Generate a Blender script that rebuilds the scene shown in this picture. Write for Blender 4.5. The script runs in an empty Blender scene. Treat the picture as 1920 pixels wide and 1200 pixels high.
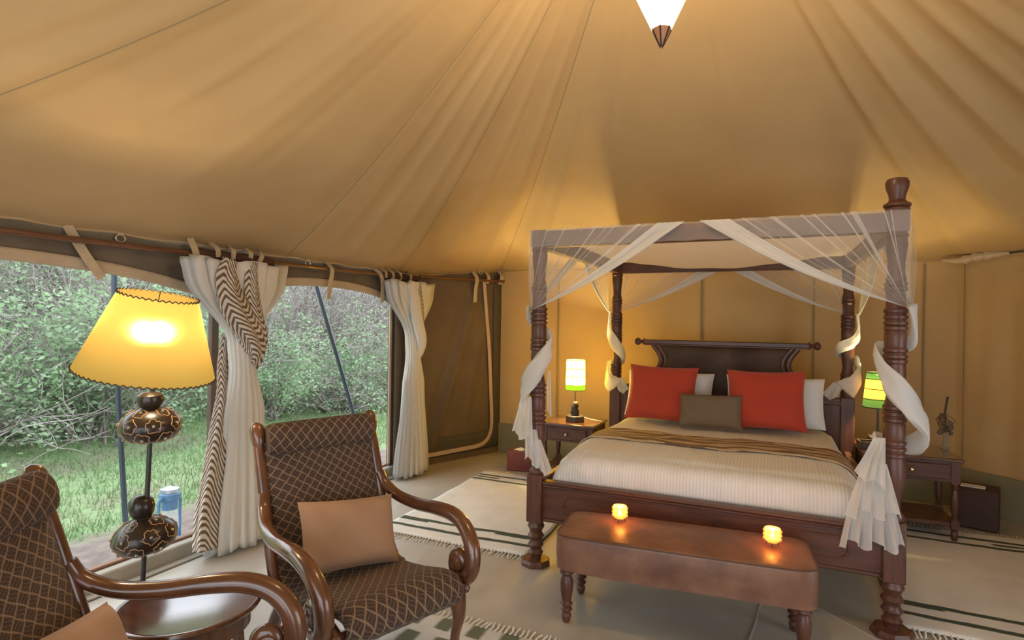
import bpy, math, random
from mathutils import Vector, Matrix
PI = math.pi
sin, cos = math.sin, math.cos
random.seed(7)
S = bpy.context.scene
COL = S.collection

# ---------------------------------------------------------------- camera
F_PX, CAM_H, YAW, ROLL, PITCH = 1084.0, 1.53, math.radians(24.3), 0.0149, 2.7 / 1084
f0 = Vector((-sin(YAW), cos(YAW), 0)); r0 = Vector((cos(YAW), sin(YAW), 0)); u0 = Vector((0, 0, 1))
fw = f0 * cos(PITCH) + u0 * sin(PITCH); up = u0 * cos(PITCH) - f0 * sin(PITCH)
rt = r0 * cos(ROLL) + up * sin(ROLL); upc = up * cos(ROLL) - r0 * sin(ROLL)
cd = bpy.data.cameras.new('camera'); cam = bpy.data.objects.new('camera', cd); COL.objects.link(cam)
cd.sensor_width = 36.0; cd.lens = F_PX / 1920 * 36.0; cd.clip_start = 0.02; cd.clip_end = 300
cam.matrix_world = Matrix(((rt.x, upc.x, -fw.x, 0), (rt.y, upc.y, -fw.y, 0), (rt.z, upc.z, -fw.z, CAM_H), (0, 0, 0, 1)))
S.camera = cam

# ---------------------------------------------------------------- world, exposure
W = bpy.data.worlds.new('overcast'); S.world = W; W.use_nodes = True
bg = W.node_tree.nodes['Background']
bg.inputs[0].default_value = (0.84, 0.92, 1.0, 1); bg.inputs[1].default_value = 2.2
S.view_settings.view_transform = 'Standard'; S.view_settings.look = 'None'
S.view_settings.gamma = 1.0; S.view_settings.use_curve_mapping = False
S.view_settings.exposure = 0.79
S.cycles.use_adaptive_sampling = True; S.cycles.adaptive_threshold = 0.02; S.cycles.max_bounces = 6; S.cycles.diffuse_bounces = 3; S.cycles.glossy_bounces = 2; S.cycles.transmission_bounces = 5
S.cycles.transparent_max_bounces = 12; S.cycles.caustics_reflective = False; S.cycles.caustics_refractive = False
FLOORLAMP_W, BEDLAMP_W = 30.0, 115.0

# ---------------------------------------------------------------- materials
MATS = {}
def nodes_of(m):
    nt = m.node_tree; return nt, nt.nodes, nt.links, nt.nodes['Principled BSDF']
def newmat(name):
    m = bpy.data.materials.new(name); m.use_nodes = True; MATS[name] = m; return m
def mth(N, L, op, a, b=None, c=None):
    n = N.new('ShaderNodeMath'); n.operation = op
    for i, v in enumerate((a, b, c)):
        if v is None: continue
        if isinstance(v, (int, float)): n.inputs[i].default_value = v
        else: L.new(v, n.inputs[i])
    return n.outputs[0]
def mixc(N, L, fac, a, b):
    n = N.new('ShaderNodeMix'); n.data_type = 'RGBA'
    for s, v in ((n.inputs[0], fac), (n.inputs[6], a), (n.inputs[7], b)):
        if isinstance(v, (int, float)): s.default_value = v
        elif isinstance(v, tuple): s.default_value = v + (1,) if len(v) == 3 else v
        else: L.new(v, s)
    return n.outputs[2]
def coords(N, L, kind='Object', scale=(1, 1, 1), rot=(0, 0, 0)):
    tc = N.new('ShaderNodeTexCoord'); mp = N.new('ShaderNodeMapping')
    mp.inputs['Scale'].default_value = scale; mp.inputs['Rotation'].default_value = rot
    L.new(tc.outputs[kind], mp.inputs['Vector']); return mp.outputs[0]
def noise(N, L, vec, scale=5, detail=4, rough=0.55, dist=0.0):
    n = N.new('ShaderNodeTexNoise'); n.inputs['Scale'].default_value = scale
    n.inputs['Detail'].default_value = detail; n.inputs['Roughness'].default_value = rough
    n.inputs['Distortion'].default_value = dist
    L.new(vec, n.inputs['Vector']); return n.outputs[0]
def ramp(N, L, fac, p0, p1):
    n = N.new('ShaderNodeMapRange'); n.inputs[1].default_value = p0; n.inputs[2].default_value = p1
    n.clamp = True; L.new(fac, n.inputs[0]); return n.outputs[0]
def bump(N, L, h, strength, dist=0.01):
    b = N.new('ShaderNodeBump'); b.inputs['Strength'].default_value = strength; b.inputs['Distance'].default_value = dist
    L.new(h, b.inputs['Height']); return b.outputs[0]
def M(name, c1, c2=None, rough=0.6, scale=6, stretch=(1, 1, 1), kind='Object', bmp=0.0, bscale=60, bstretch=None,
      bdist=0.004, metal=0.0, coat=0.0, sheen=0.0, spec=0.5, lo=0.35, hi=0.65, emit=None, estr=0.0, transl=0.0, transp=0.0):
    m = newmat(name); nt, N, L, b = nodes_of(m)
    v = coords(N, L, kind, stretch)
    if c2 is not None:
        L.new(mixc(N, L, ramp(N, L, noise(N, L, v, scale), lo, hi), c1, c2), b.inputs['Base Color'])
    else: b.inputs['Base Color'].default_value = c1 + (1,)
    b.inputs['Roughness'].default_value = rough; b.inputs['Metallic'].default_value = metal
    b.inputs['Coat Weight'].default_value = coat; b.inputs['Coat Roughness'].default_value = 0.12
    b.inputs['Sheen Weight'].default_value = sheen; b.inputs['Specular IOR Level'].default_value = spec
    if bmp:
        v2 = coords(N, L, kind, bstretch or stretch)
        L.new(bump(N, L, noise(N, L, v2, bscale, 3), bmp, bdist), b.inputs['Normal'])
    if emit: b.inputs['Emission Color'].default_value = emit + (1,); b.inputs['Emission Strength'].default_value = estr
    out = N['Material Output']; sh = b.outputs[0]
    if transl:
        t = N.new('ShaderNodeBsdfTranslucent'); t.inputs[0].default_value = (c1 if c2 is None else c1) + (1,)
        mx = N.new('ShaderNodeMixShader'); mx.inputs[0].default_value = transl
        L.new(sh, mx.inputs[1]); L.new(t.outputs[0], mx.inputs[2]); sh = mx.outputs[0]
    if transp:
        t = N.new('ShaderNodeBsdfTransparent'); mx = N.new('ShaderNodeMixShader'); mx.inputs[0].default_value = transp
        L.new(sh, mx.inputs[1]); L.new(t.outputs[0], mx.inputs[2]); sh = mx.outputs[0]
    L.new(sh, out.inputs[0]); return m

M('canvas', (0.55, 0.365, 0.16), (0.50, 0.325, 0.14), 0.85, 1.3, bmp=0.25, bscale=7, bdist=0.03)
M('canvas_roof', (0.51, 0.335, 0.155), (0.455, 0.297, 0.135), 0.85, 1.2, bmp=0.2, bscale=3, bdist=0.03)
M('canvas_seam', (0.27, 0.20, 0.105), None, 0.9)
M('canvas_dark', (0.155, 0.105, 0.06), (0.12, 0.082, 0.048), 0.9, 2.5, bmp=0.2, bscale=9, bdist=0.02)
M('canvas_dark_band', (0.085, 0.065, 0.042), None, 0.9)
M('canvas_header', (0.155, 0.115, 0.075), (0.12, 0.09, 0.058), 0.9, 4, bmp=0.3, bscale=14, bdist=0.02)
M('canvas_hem', (0.50, 0.385, 0.26), (0.45, 0.34, 0.23), 0.9, 4)
M('webbing', (0.52, 0.40, 0.25), (0.46, 0.35, 0.22), 0.9, 20, bmp=0.3, bscale=200)
M('piping_pink', (0.55, 0.38, 0.26), None, 0.8)
M('skirting', (0.24, 0.21, 0.125), (0.20, 0.175, 0.105), 0.8, 3, bmp=0.15, bscale=10)
M('wood', (0.130, 0.048, 0.028), (0.072, 0.026, 0.015), 0.42, 5, (6, 6, 0.7), coat=0.10, spec=0.4, bmp=0.05, bscale=40)
M('wood_y', (0.130, 0.048, 0.028), (0.072, 0.026, 0.015), 0.42, 5, (6, 0.7, 6), coat=0.10, spec=0.4, bmp=0.05, bscale=40)
M('wood_x', (0.130, 0.048, 0.028), (0.072, 0.026, 0.015), 0.42, 5, (0.7, 6, 6), coat=0.10, spec=0.4, bmp=0.05, bscale=40)
M('wood_warm', (0.17, 0.062, 0.026), (0.085, 0.030, 0.013), 0.26, 5, (5, 1, 1.2), coat=0.7, bmp=0.04, bscale=40)
M('wood_top', (0.13, 0.048, 0.024), (0.075, 0.027, 0.014), 0.16, 5, (1, 9, 1), coat=1.0, bmp=0.03, bscale=20)
M('rod_wood', (0.16, 0.062, 0.028), (0.09, 0.034, 0.016), 0.32, 8, (6, 0.5, 6), coat=0.4)
M('rod_wrap', (0.085, 0.032, 0.018), (0.05, 0.02, 0.012), 0.7, 20, bmp=0.5, bscale=40, bdist=0.01)
M('leather', (0.24, 0.110, 0.064), (0.125, 0.052, 0.029), 0.40, 5.5, bmp=0.35, bscale=8, bdist=0.012, lo=0.33, hi=0.68)
M('tip_leather', (0.60, 0.25, 0.10), (0.45, 0.18, 0.07), 0.45, 20)
M('leather_edge', (0.10, 0.045, 0.026), None, 0.4)
M('leather_head', (0.10, 0.055, 0.033), (0.055, 0.029, 0.018), 0.58, 4, spec=0.25, bmp=0.15, bscale=12, bdist=0.01)
M('net', (0.90, 0.89, 0.88), None, 0.9, transl=0.5, transp=0.78)
M('net_fold', (0.90, 0.89, 0.88), None, 0.9, transl=0.5, transp=0.50)
M('net_dense', (0.86, 0.84, 0.82), None, 0.9, transl=0.45, transp=0.14)
M('net_top', (0.94, 0.90, 0.89), None, 0.9, transl=0.72, transp=0.03)
M('pillow_white', (0.80, 0.80, 0.78), (0.74, 0.74, 0.73), 0.9, 4, bmp=0.3, bscale=9, bdist=0.02)
M('red', (0.50, 0.048, 0.016), (0.44, 0.04, 0.014), 0.85, 3, sheen=0.2, bmp=0.12, bscale=6, bdist=0.02)
M('taupe', (0.19, 0.125, 0.075), (0.165, 0.108, 0.066), 0.9, 60, bmp=0.15, bscale=200)
M('tan_cushion', (0.40, 0.23, 0.13), (0.35, 0.20, 0.112), 0.85, 3, sheen=0.2, bmp=0.15, bscale=7, bdist=0.02)
M('curtain', (0.91, 0.88, 0.83), (0.87, 0.83, 0.77), 0.9, 4, transl=0.38, bmp=0.15, bscale=20)
M('brass', (0.85, 0.62, 0.28), None, 0.25, metal=1.0)
M('stick', (0.03, 0.025, 0.02), None, 0.35)
M('gourd', (0.035, 0.020, 0.012), (0.020, 0.013, 0.009), 0.32, 6, coat=0.25, spec=0.35)
M('gourd_patch', (0.20, 0.13, 0.045), (0.12, 0.075, 0.03), 0.3, 14, coat=0.5)
M('engraving', (0.52, 0.30, 0.15), None, 0.6)
M('stud', (0.55, 0.50, 0.36), None, 0.25, metal=0.8)
M('stitch', (0.05, 0.03, 0.015), None, 0.7)
M('pole_blue', (0.055, 0.075, 0.10), None, 0.4, metal=0.3)
M('post_brown', (0.12, 0.075, 0.055), (0.09, 0.055, 0.04), 0.6, 8)
M('lantern', (0.10, 0.24, 0.40), (0.085, 0.20, 0.34), 0.4, 9)
M('lantern_cap', (0.45, 0.50, 0.56), None, 0.35, metal=0.6)
M('dark_iron', (0.03, 0.028, 0.026), None, 0.45)
M('carving', (0.035, 0.024, 0.018), (0.055, 0.038, 0.026), 0.5, 12, bmp=0.3, bscale=30)
M('box_red', (0.20, 0.035, 0.018), (0.14, 0.024, 0.014), 0.35, 6, coat=0.4)
M('box_dark', (0.07, 0.03, 0.02), (0.05, 0.022, 0.014), 0.75, 6)
M('paper', (0.80, 0.78, 0.75), None, 0.9)
M('wicker', (0.10, 0.055, 0.030), (0.06, 0.032, 0.018), 0.6, 40, bmp=0.5, bscale=90)
M('twig', (0.40, 0.35, 0.33), (0.18, 0.145, 0.13), 0.9, 9)
M('twig_dark', (0.10, 0.065, 0.035), (0.065, 0.042, 0.025), 0.9, 12)
M('seedpod', (0.20, 0.135, 0.075), (0.12, 0.08, 0.045), 0.8, 20)
M('plank_edge', (0.25, 0.12, 0.06), (0.16, 0.075, 0.04), 0.5, 8, (4, 0.5, 4))
M('curb', (0.34, 0.30, 0.245), (0.29, 0.255, 0.205), 0.8, 5, bmp=0.2, bscale=12)
M('wire', (0.75, 0.70, 0.60), None, 0.5)
M('ring_metal', (0.75, 0.72, 0.62), None, 0.3, metal=0.8)
M('fringe', (0.86, 0.83, 0.77), (0.78, 0.74, 0.68), 0.95, 30)
M('wax', (0.9, 0.85, 0.72), None, 0.5)
M('flame', (1.0, 0.6, 0.2), None, 0.5, emit=(1.0, 0.62, 0.22), estr=60)

def leaf_mat(name, ca, cb, cc):
    m = newmat(name); nt, N, L, b = nodes_of(m)
    g = N.new('ShaderNodeNewGeometry'); o = N.new('ShaderNodeObjectInfo')
    c = mixc(N, L, g.outputs['Random Per Island'], ca, cb)
    c = mixc(N, L, ramp(N, L, noise(N, L, coords(N, L), 1.6), 0.4, 0.68), c, cc)
    L.new(c, b.inputs['Base Color']); b.inputs['Roughness'].default_value = 0.7
    t = N.new('ShaderNodeBsdfTranslucent'); L.new(c, t.inputs[0])
    mx = N.new('ShaderNodeMixShader'); mx.inputs[0].default_value = 0.35
    L.new(b.outputs[0], mx.inputs[1]); L.new(t.outputs[0], mx.inputs[2]); L.new(mx.outputs[0], N['Material Output'].inputs[0])
leaf_mat('leaf', (0.22, 0.35, 0.17), (0.36, 0.51, 0.29), (0.29, 0.33, 0.24))
leaf_mat('leaf_grey', (0.20, 0.23, 0.16), (0.28, 0.30, 0.22), (0.22, 0.20, 0.17))
leaf_mat('grass_blade', (0.15, 0.27, 0.10), (0.25, 0.38, 0.17), (0.27, 0.29, 0.17))

def ground_mat():
    m = newmat('ground'); nt, N, L, b = nodes_of(m)
    v = coords(N, L)
    sep = N.new('ShaderNodeSeparateXYZ'); L.new(v, sep.inputs[0])
    n1 = noise(N, L, v, 1.2, 5); n2 = noise(N, L, v, 9, 5)
    g = mixc(N, L, ramp(N, L, n2, 0.3, 0.7), (0.16, 0.25, 0.10), (0.25, 0.32, 0.16))
    g = mixc(N, L, ramp(N, L, n1, 0.5, 0.75), g, (0.24, 0.22, 0.15))
    d = mixc(N, L, ramp(N, L, n2, 0.35, 0.65), (0.24, 0.185, 0.16), (0.16, 0.125, 0.105))
    xx = mth(N, L, 'ADD', sep.outputs[0], mth(N, L, 'MULTIPLY', n1, 1.6))
    L.new(mixc(N, L, ramp(N, L, xx, -4.15, -3.8), g, d), b.inputs['Base Color'])
    b.inputs['Roughness'].default_value = 1.0
    L.new(bump(N, L, n2, 0.8, 0.05), b.inputs['Normal'])
ground_mat()

def floor_mat():
    m = newmat('groundsheet'); nt, N, L, b = nodes_of(m)
    v = coords(N, L)
    n1 = noise(N, L, v, 0.9, 5, 0.6, 0.6); n2 = noise(N, L, coords(N, L, 'Object', (1.0, 0.35, 1), (0, 0, 0.5)), 3.2, 4, 0.5, 1.2)
    c = mixc(N, L, ramp(N, L, n1, 0.3, 0.7), (0.37, 0.335, 0.28), (0.47, 0.43, 0.36))
    c = mixc(N, L, mth(N, L, 'MULTIPLY', ramp(N, L, n2, 0.5, 0.7), 0.35), c, (0.32, 0.265, 0.20))
    L.new(c, b.inputs['Base Color']); b.inputs['Roughness'].default_value = 0.42
    L.new(bump(N, L, mth(N, L, 'ADD', n2, mth(N, L, 'MULTIPLY', n1, 0.7)), 0.35, 0.03), b.inputs['Normal'])
floor_mat()

def weave_mat():
    m = newmat('weave'); nt, N, L, b = nodes_of(m)
    v = coords(N, L, 'UV', (1, 1, 1), (0, 0, math.radians(38)))
    sep = N.new('ShaderNodeSeparateXYZ'); L.new(v, sep.inputs[0])
    cell = 0.036
    px = mth(N, L, 'DIVIDE', sep.outputs[0], cell); py = mth(N, L, 'DIVIDE', sep.outputs[1], cell)
    cx = mth(N, L, 'FLOOR', px); cy = mth(N, L, 'FLOOR', py)
    par = mth(N, L, 'FLOORED_MODULO', mth(N, L, 'ADD', cx, cy), 2.0)
    fx = mth(N, L, 'SUBTRACT', px, cx); fy = mth(N, L, 'SUBTRACT', py, cy)
    def mix2(a, c): return mth(N, L, 'ADD', mth(N, L, 'MULTIPLY', a, par), mth(N, L, 'MULTIPLY', c, mth(N, L, 'SUBTRACT', 1.0, par)))
    w = mix2(fx, fy); w2 = mix2(fy, fx)
    wob = mth(N, L, 'MULTIPLY', mth(N, L, 'SINE', mth(N, L, 'MULTIPLY', w2, 2 * PI)), 0.09)
    ph = mth(N, L, 'MULTIPLY', mth(N, L, 'ADD', w, wob), 2 * PI * 3)
    bars = ramp(N, L, mth(N, L, 'COSINE', ph), 0.55, 0.95)
    edge = mth(N, L, 'MINIMUM', mth(N, L, 'MINIMUM', fx, mth(N, L, 'SUBTRACT', 1.0, fx)), mth(N, L, 'MINIMUM', fy, mth(N, L, 'SUBTRACT', 1.0, fy)))
    e2 = mth(N, L, 'MINIMUM', w2, mth(N, L, 'SUBTRACT', 1.0, w2))
    line = mth(N, L, 'MAXIMUM', ramp(N, L, e2, 0.13, 0.06), mth(N, L, 'MULTIPLY', ramp(N, L, edge, 0.08, 0.03), 0.35))
    c = mixc(N, L, mth(N, L, 'MULTIPLY', bars, 0.42), (0.050, 0.029, 0.020), (0.22, 0.13, 0.075))
    c = mixc(N, L, mth(N, L, 'MULTIPLY', line, 0.62), c, (0.36, 0.24, 0.15))
    L.new(c, b.inputs['Base Color']); b.inputs['Roughness'].default_value = 0.75; b.inputs['Sheen Weight'].default_value = 0.08; b.inputs['Specular IOR Level'].default_value = 0.3
    L.new(bump(N, L, mth(N, L, 'ADD', bars, line), 0.25, 0.002), b.inputs['Normal'])
weave_mat()

def zebra_mat(name, light, dark, scale, dist, thr, uvscale=(1, 1, 1), kind='UV', transl=0.0):
    m = newmat(name); nt, N, L, b = nodes_of(m)
    v = coords(N, L, kind, uvscale)
    w = N.new('ShaderNodeTexWave'); w.inputs['Scale'].default_value = scale; w.inputs['Distortion'].default_value = dist
    w.inputs['Detail'].default_value = 2.0; w.inputs['Detail Scale'].default_value = 1.2
    w.bands_direction = 'Y'; L.new(v, w.inputs['Vector'])
    L.new(mixc(N, L, ramp(N, L, w.outputs[1], thr - 0.1, thr + 0.1), light, dark), b.inputs['Base Color'])
    b.inputs['Roughness'].default_value = 0.85
zebra_mat('zebra', (0.62, 0.55, 0.46), (0.13, 0.085, 0.06), 7.5, 3.5, 0.55)
zebra_mat('runner', (0.47, 0.33, 0.20), (0.17, 0.10, 0.055), 1.3, 9.0, 0.55, (1.3, 2.0, 1))

def duvet_mat():
    m = newmat('duvet'); nt, N, L, b = nodes_of(m)
    v = coords(N, L, 'UV'); sep = N.new('ShaderNodeSeparateXYZ'); L.new(v, sep.inputs[0])
    rib = mth(N, L, 'SINE', mth(N, L, 'MULTIPLY', sep.outputs[0], 2 * PI / 0.019))
    n = noise(N, L, coords(N, L, 'UV', (9, 2.2, 1)), 2.2, 3)
    L.new(mixc(N, L, ramp(N, L, rib, -1, 1), (0.66, 0.635, 0.60), (0.74, 0.72, 0.69)), b.inputs['Base Color'])
    b.inputs['Roughness'].default_value = 0.9
    L.new(bump(N, L, mth(N, L, 'ADD', mth(N, L, 'MULTIPLY', rib, 0.12), n), 0.55, 0.012), b.inputs['Normal'])
duvet_mat()

def rug_mat(name, base, base2, dark, stripes):
    """stripes: list of (v0, v1, u0, u1) in metres from the rug centre, woven into the field"""
    m = newmat(name); nt, N, L, b = nodes_of(m)
    v = coords(N, L); sep = N.new('ShaderNodeSeparateXYZ'); L.new(v, sep.inputs[0])
    wob = mth(N, L, 'MULTIPLY', mth(N, L, 'SUBTRACT', noise(N, L, v, 6, 2), 0.5), 0.035)
    X = mth(N, L, 'ADD', sep.outputs[0], wob); Y = mth(N, L, 'ADD', sep.outputs[1], wob)
    tot = None
    for (v0, v1, ua, ub) in stripes:
        a = mth(N, L, 'MULTIPLY', ramp(N, L, Y, v0 - 0.004, v0 + 0.004), ramp(N, L, Y, v1 + 0.004, v1 - 0.004))
        a = mth(N, L, 'MULTIPLY', a, mth(N, L, 'MULTIPLY', ramp(N, L, X, ua - 0.01, ua + 0.01), ramp(N, L, X, ub + 0.01, ub - 0.01)))
        tot = a if tot is None else mth(N, L, 'MAXIMUM', tot, a)
    n = noise(N, L, v, 5, 5)
    fine = noise(N, L, coords(N, L, 'Object', (1, 4, 1)), 60, 2)
    c = mixc(N, L, ramp(N, L, n, 0.35, 0.65), base, base2)
    c = mixc(N, L, tot, c, dark)
    L.new(c, b.inputs['Base Color']); b.inputs['Roughness'].default_value = 0.95
    L.new(bump(N, L, fine, 0.6, 0.006), b.inputs['Normal'])

def shade_mat(name, bands, z0, z1, forward=0.3, rough=0.55, emis=0.0):
    """translucent lampshade; bands = [(fraction_top, colour)] from the bottom up along object z"""
    m = newmat(name); nt, N, L, b = nodes_of(m)
    v = coords(N, L); sep = N.new('ShaderNodeSeparateXYZ'); L.new(v, sep.inputs[0])
    z = ramp(N, L, sep.outputs[2], z0, z1)
    col = None
    for fr, c in bands:
        if col is None:
            r = N.new('ShaderNodeRGB'); r.outputs[0].default_value = c + (1,); col = r.outputs[0]; last = fr
        else:
            col = mixc(N, L, ramp(N, L, z, last - 0.004, last + 0.004), col, c); last = fr
    d = N.new('ShaderNodeBsdfDiffuse'); L.new(col, d.inputs[0])
    t = N.new('ShaderNodeBsdfTranslucent'); L.new(col, t.inputs[0])
    r = N.new('ShaderNodeBsdfRefraction'); r.inputs['IOR'].default_value = 1.3; r.inputs['Roughness'].default_value = rough; L.new(col, r.inputs[0])
    m1 = N.new('ShaderNodeMixShader'); m1.inputs[0].default_value = 0.62; L.new(d.outputs[0], m1.inputs[1]); L.new(t.outputs[0], m1.inputs[2])
    m2 = N.new('ShaderNodeMixShader'); m2.inputs[0].default_value = forward; L.new(m1.outputs[0], m2.inputs[1]); L.new(r.outputs[0], m2.inputs[2])
    sh = m2.outputs[0]
    if emis:
        e = N.new('ShaderNodeEmission'); L.new(col, e.inputs[0]); e.inputs[1].default_value = emis
        ad = N.new('ShaderNodeAddShader'); L.new(sh, ad.inputs[0]); L.new(e.outputs[0], ad.inputs[1]); sh = ad.outputs[0]
    L.new(sh, N['Material Output'].inputs[0])

def glass_mat():
    m = newmat('glass'); nt, N, L, b = nodes_of(m)
    b.inputs['Base Color'].default_value = (1.0, 0.72, 0.42, 1); b.inputs['Roughness'].default_value = 0.08
    t = N.new('ShaderNodeBsdfTransparent'); t.inputs[0].default_value = (1, 0.85, 0.62, 1)
    tr = N.new('ShaderNodeBsdfTranslucent'); tr.inputs[0].default_value = (1, 0.66, 0.32, 1)
    a = N.new('ShaderNodeMixShader'); a.inputs[0].default_value = 0.25; L.new(b.outputs[0], a.inputs[1]); L.new(tr.outputs[0], a.inputs[2])
    c = N.new('ShaderNodeMixShader'); c.inputs[0].default_value = 0.68; L.new(a.outputs[0], c.inputs[1]); L.new(t.outputs[0], c.inputs[2])
    L.new(c.outputs[0], N['Material Output'].inputs[0])
glass_mat()
M('glass_clear', (0.75, 0.82, 0.85), None, 0.08, transp=0.7)
def bulb_mat(name, col, s):
    m = newmat(name); nt, N, L, b = nodes_of(m)
    e = N.new('ShaderNodeEmission'); e.inputs[0].default_value = col + (1,); e.inputs[1].default_value = s
    L.new(e.outputs[0], N['Material Output'].inputs[0])
bulb_mat('bulb', (1.0, 0.80, 0.50), 25)

# ---------------------------------------------------------------- mesh helpers
def V(*a): return Vector(a)
class MB:
    def __init__(s): s.v = []; s.f = []; s.uv = {}
    def add(s, vs, fs, uvs=None):
        o = len(s.v); s.v += [Vector(p) for p in vs]
        for f in fs:
            s.f.append(tuple(i + o for i in f))
        if uvs:
            for i, q in enumerate(uvs): s.uv[o + i] = q
        return s
    def box(s, c, d, rz=0.0, R=None):
        x, y, z = d[0] / 2, d[1] / 2, d[2] / 2
        vs = [V(a * x, b * y, e * z) for a in (-1, 1) for b in (-1, 1) for e in (-1, 1)]
        R = R or Matrix.Rotation(rz, 3, 'Z')
        return s.add([R @ p + Vector(c) for p in vs], [(0, 1, 3, 2), (4, 6, 7, 5), (0, 4, 5, 1), (2, 3, 7, 6), (0, 2, 6, 4), (1, 5, 7, 3)])
    def lathe(s, prof, n=24, o=(0, 0, 0), R=None, cap=True):
        R = R or Matrix.Identity(3); o = Vector(o); vs = []; fs = []; k = len(prof)
        for (r, z) in prof:
            for i in range(n):
                a = 2 * PI * i / n; vs.append(R @ V(r * cos(a), r * sin(a), z) + o)
        for j in range(k - 1):
            for i in range(n):
                i2 = (i + 1) % n; fs.append((j * n + i, j * n + i2, (j + 1) * n + i2, (j + 1) * n + i))
        if cap:
            if prof[0][0] > 1e-4: fs.append(tuple(reversed(range(n))))
            if prof[-1][0] > 1e-4: fs.append(tuple((k - 1) * n + i for i in range(n)))
        return s.add(vs, fs)
    def sphere(s, c, r, n=12, sq=(1, 1, 1)):
        m = max(4, n // 2 + 1); vs = []; fs = []
        for j in range(m + 1):
            p = PI * j / m
            for i in range(n):
                a = 2 * PI * i / n; vs.append(V(c[0] + r * sq[0] * sin(p) * cos(a), c[1] + r * sq[1] * sin(p) * sin(a), c[2] - r * sq[2] * cos(p)))
        for j in range(m):
            for i in range(n):
                i2 = (i + 1) % n; fs.append((j * n + i, j * n + i2, (j + 1) * n + i2, (j + 1) * n + i))
        return s.add(vs, fs)
    def tube(s, path, rad, n=10, cap=True, sq=1.0, ref=None, closed=False):
        P = [Vector(p) for p in path]; k = len(P)
        if not isinstance(rad, (list, tuple)): rad = [rad] * k
        if not isinstance(sq, (list, tuple)): sq = [sq] * k
        vs = []; fs = []; nrm = None
        for j in range(k):
            if closed: t = P[(j + 1) % k] - P[j - 1]
            else: t = P[min(j + 1, k - 1)] - P[max(j - 1, 0)]
            t = t.normalized() if t.length > 1e-9 else V(0, 0, 1)
            if nrm is None:
                rf = Vector(ref) if ref else (V(0, 0, 1) if abs(t.z) < 0.9 else V(1, 0, 0))
                nrm = (rf - t * rf.dot(t)).normalized()
            else:
                rf = Vector(ref) if ref else nrm
                q = rf - t * rf.dot(t)
                nrm = q.normalized() if q.length > 1e-6 else nrm
            b = t.cross(nrm)
            for i in range(n):
                a = 2 * PI * i / n; vs.append(P[j] + nrm * (rad[j] * cos(a)) + b * (rad[j] * sq[j] * sin(a)))
        for j in range(k if closed else k - 1):
            j2 = (j + 1) % k
            for i in range(n):
                i2 = (i + 1) % n; fs.append((j * n + i, j * n + i2, j2 * n + i2, j2 * n + i))
        if cap and not closed:
            fs.append(tuple(reversed(range(n)))); fs.append(tuple((k - 1) * n + i for i in range(n)))
        return s.add(vs, fs)
    def grid(s, fn, nu, nv, cu=False, cv=False, uvf=None):
        vs = []; uvs = []; fs = []
        mu = nu if cu else nu + 1; mv = nv if cv else nv + 1
        for j in range(mv):
            for i in range(mu):
                u, v = i / nu, j / nv; vs.append(Vector(fn(u, v)))
                uvs.append(uvf(u, v) if uvf else (u, v))
        for j in range(nv):
            for i in range(nu):
                i2 = (i + 1) % mu; j2 = (j + 1) % mv
                fs.append((j * mu + i, j * mu + i2, j2 * mu + i2, j2 * mu + i))
        return s.add(vs, fs, uvs)
    def ribbon(s, path, wid, th, n=None, ref=(0, 0, 1)):
        """flat strap of rectangular section along a path"""
        P = [Vector(p) for p in path]; k = len(P); vs = []; fs = []
        for j in range(k):
            t = (P[min(j + 1, k - 1)] - P[max(j - 1, 0)]).normalized(); rf = Vector(ref)
            a = (rf - t * rf.dot(t)).normalized(); b = t.cross(a)
            w = wid[j] if isinstance(wid, (list, tuple)) else wid
            for (p, q) in ((-1, -1), (1, -1), (1, 1), (-1, 1)): vs.append(P[j] + a * (p * th / 2) + b * (q * w / 2))
        for j in range(k - 1):
            for i in range(4): i2 = (i + 1) % 4; fs.append((j * 4 + i, j * 4 + i2, j * 4 + 4 + i2, j * 4 + 4 + i))
        fs += [(3, 2, 1, 0), tuple((k - 1) * 4 + i for i in range(4))]
        return s.add(vs, fs)
    def build(s, name, mat, parent=None, world=False, bev=0.0, solid=0.0, sub=0, ang=35, seg=2, loc=None):
        me = bpy.data.meshes.new(name)
        vs = s.v
        if world and parent is not None:
            q = Matrix.Rotation(-parent.rotation_euler.z, 3, 'Z'); vs = [q @ (p - parent.location) for p in vs]
        if loc is not None: vs = [p - Vector(loc) for p in vs]
        me.from_pydata([tuple(p) for p in vs], [], s.f)
        if s.uv:
            ul = me.uv_layers.new(name='UVMap')
            for lp in me.loops: ul.data[lp.index].uv = s.uv.get(lp.vertex_index, (0, 0))
        me.polygons.foreach_set('use_smooth', [True] * len(me.polygons))
        me.set_sharp_from_angle(angle=math.radians(ang))
        me.materials.append(MATS[mat]); me.update()
        o = bpy.data.objects.new(name, me); COL.objects.link(o)
        if parent is not None: o.parent = parent
        if loc is not None: o.location = loc
        if solid: md = o.modifiers.new('solid', 'SOLIDIFY'); md.thickness = solid; md.offset = 0
        if bev: md = o.modifiers.new('bevel', 'BEVEL'); md.width = bev; md.segments = seg; md.limit_method = 'ANGLE'; md.angle_limit = math.radians(40)
        if sub: md = o.modifiers.new('sub', 'SUBSURF'); md.levels = sub; md.render_levels = sub
        return o
def tag(o, label, cat, group=None):
    o['label'] = label; o['category'] = cat
    if group: o['group'] = group
    return o
def thing(name, label, cat, loc=(0, 0, 0), rz=0.0, group=None):
    o = bpy.data.objects.new(name, None); COL.objects.link(o); o.empty_display_size = 0.1
    o.location = loc; o.rotation_euler = (0, 0, rz); return tag(o, label, cat, group)
def struct(o): o['kind'] = 'structure'; return o
def stuff(o): o['kind'] = 'stuff'; return o
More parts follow.
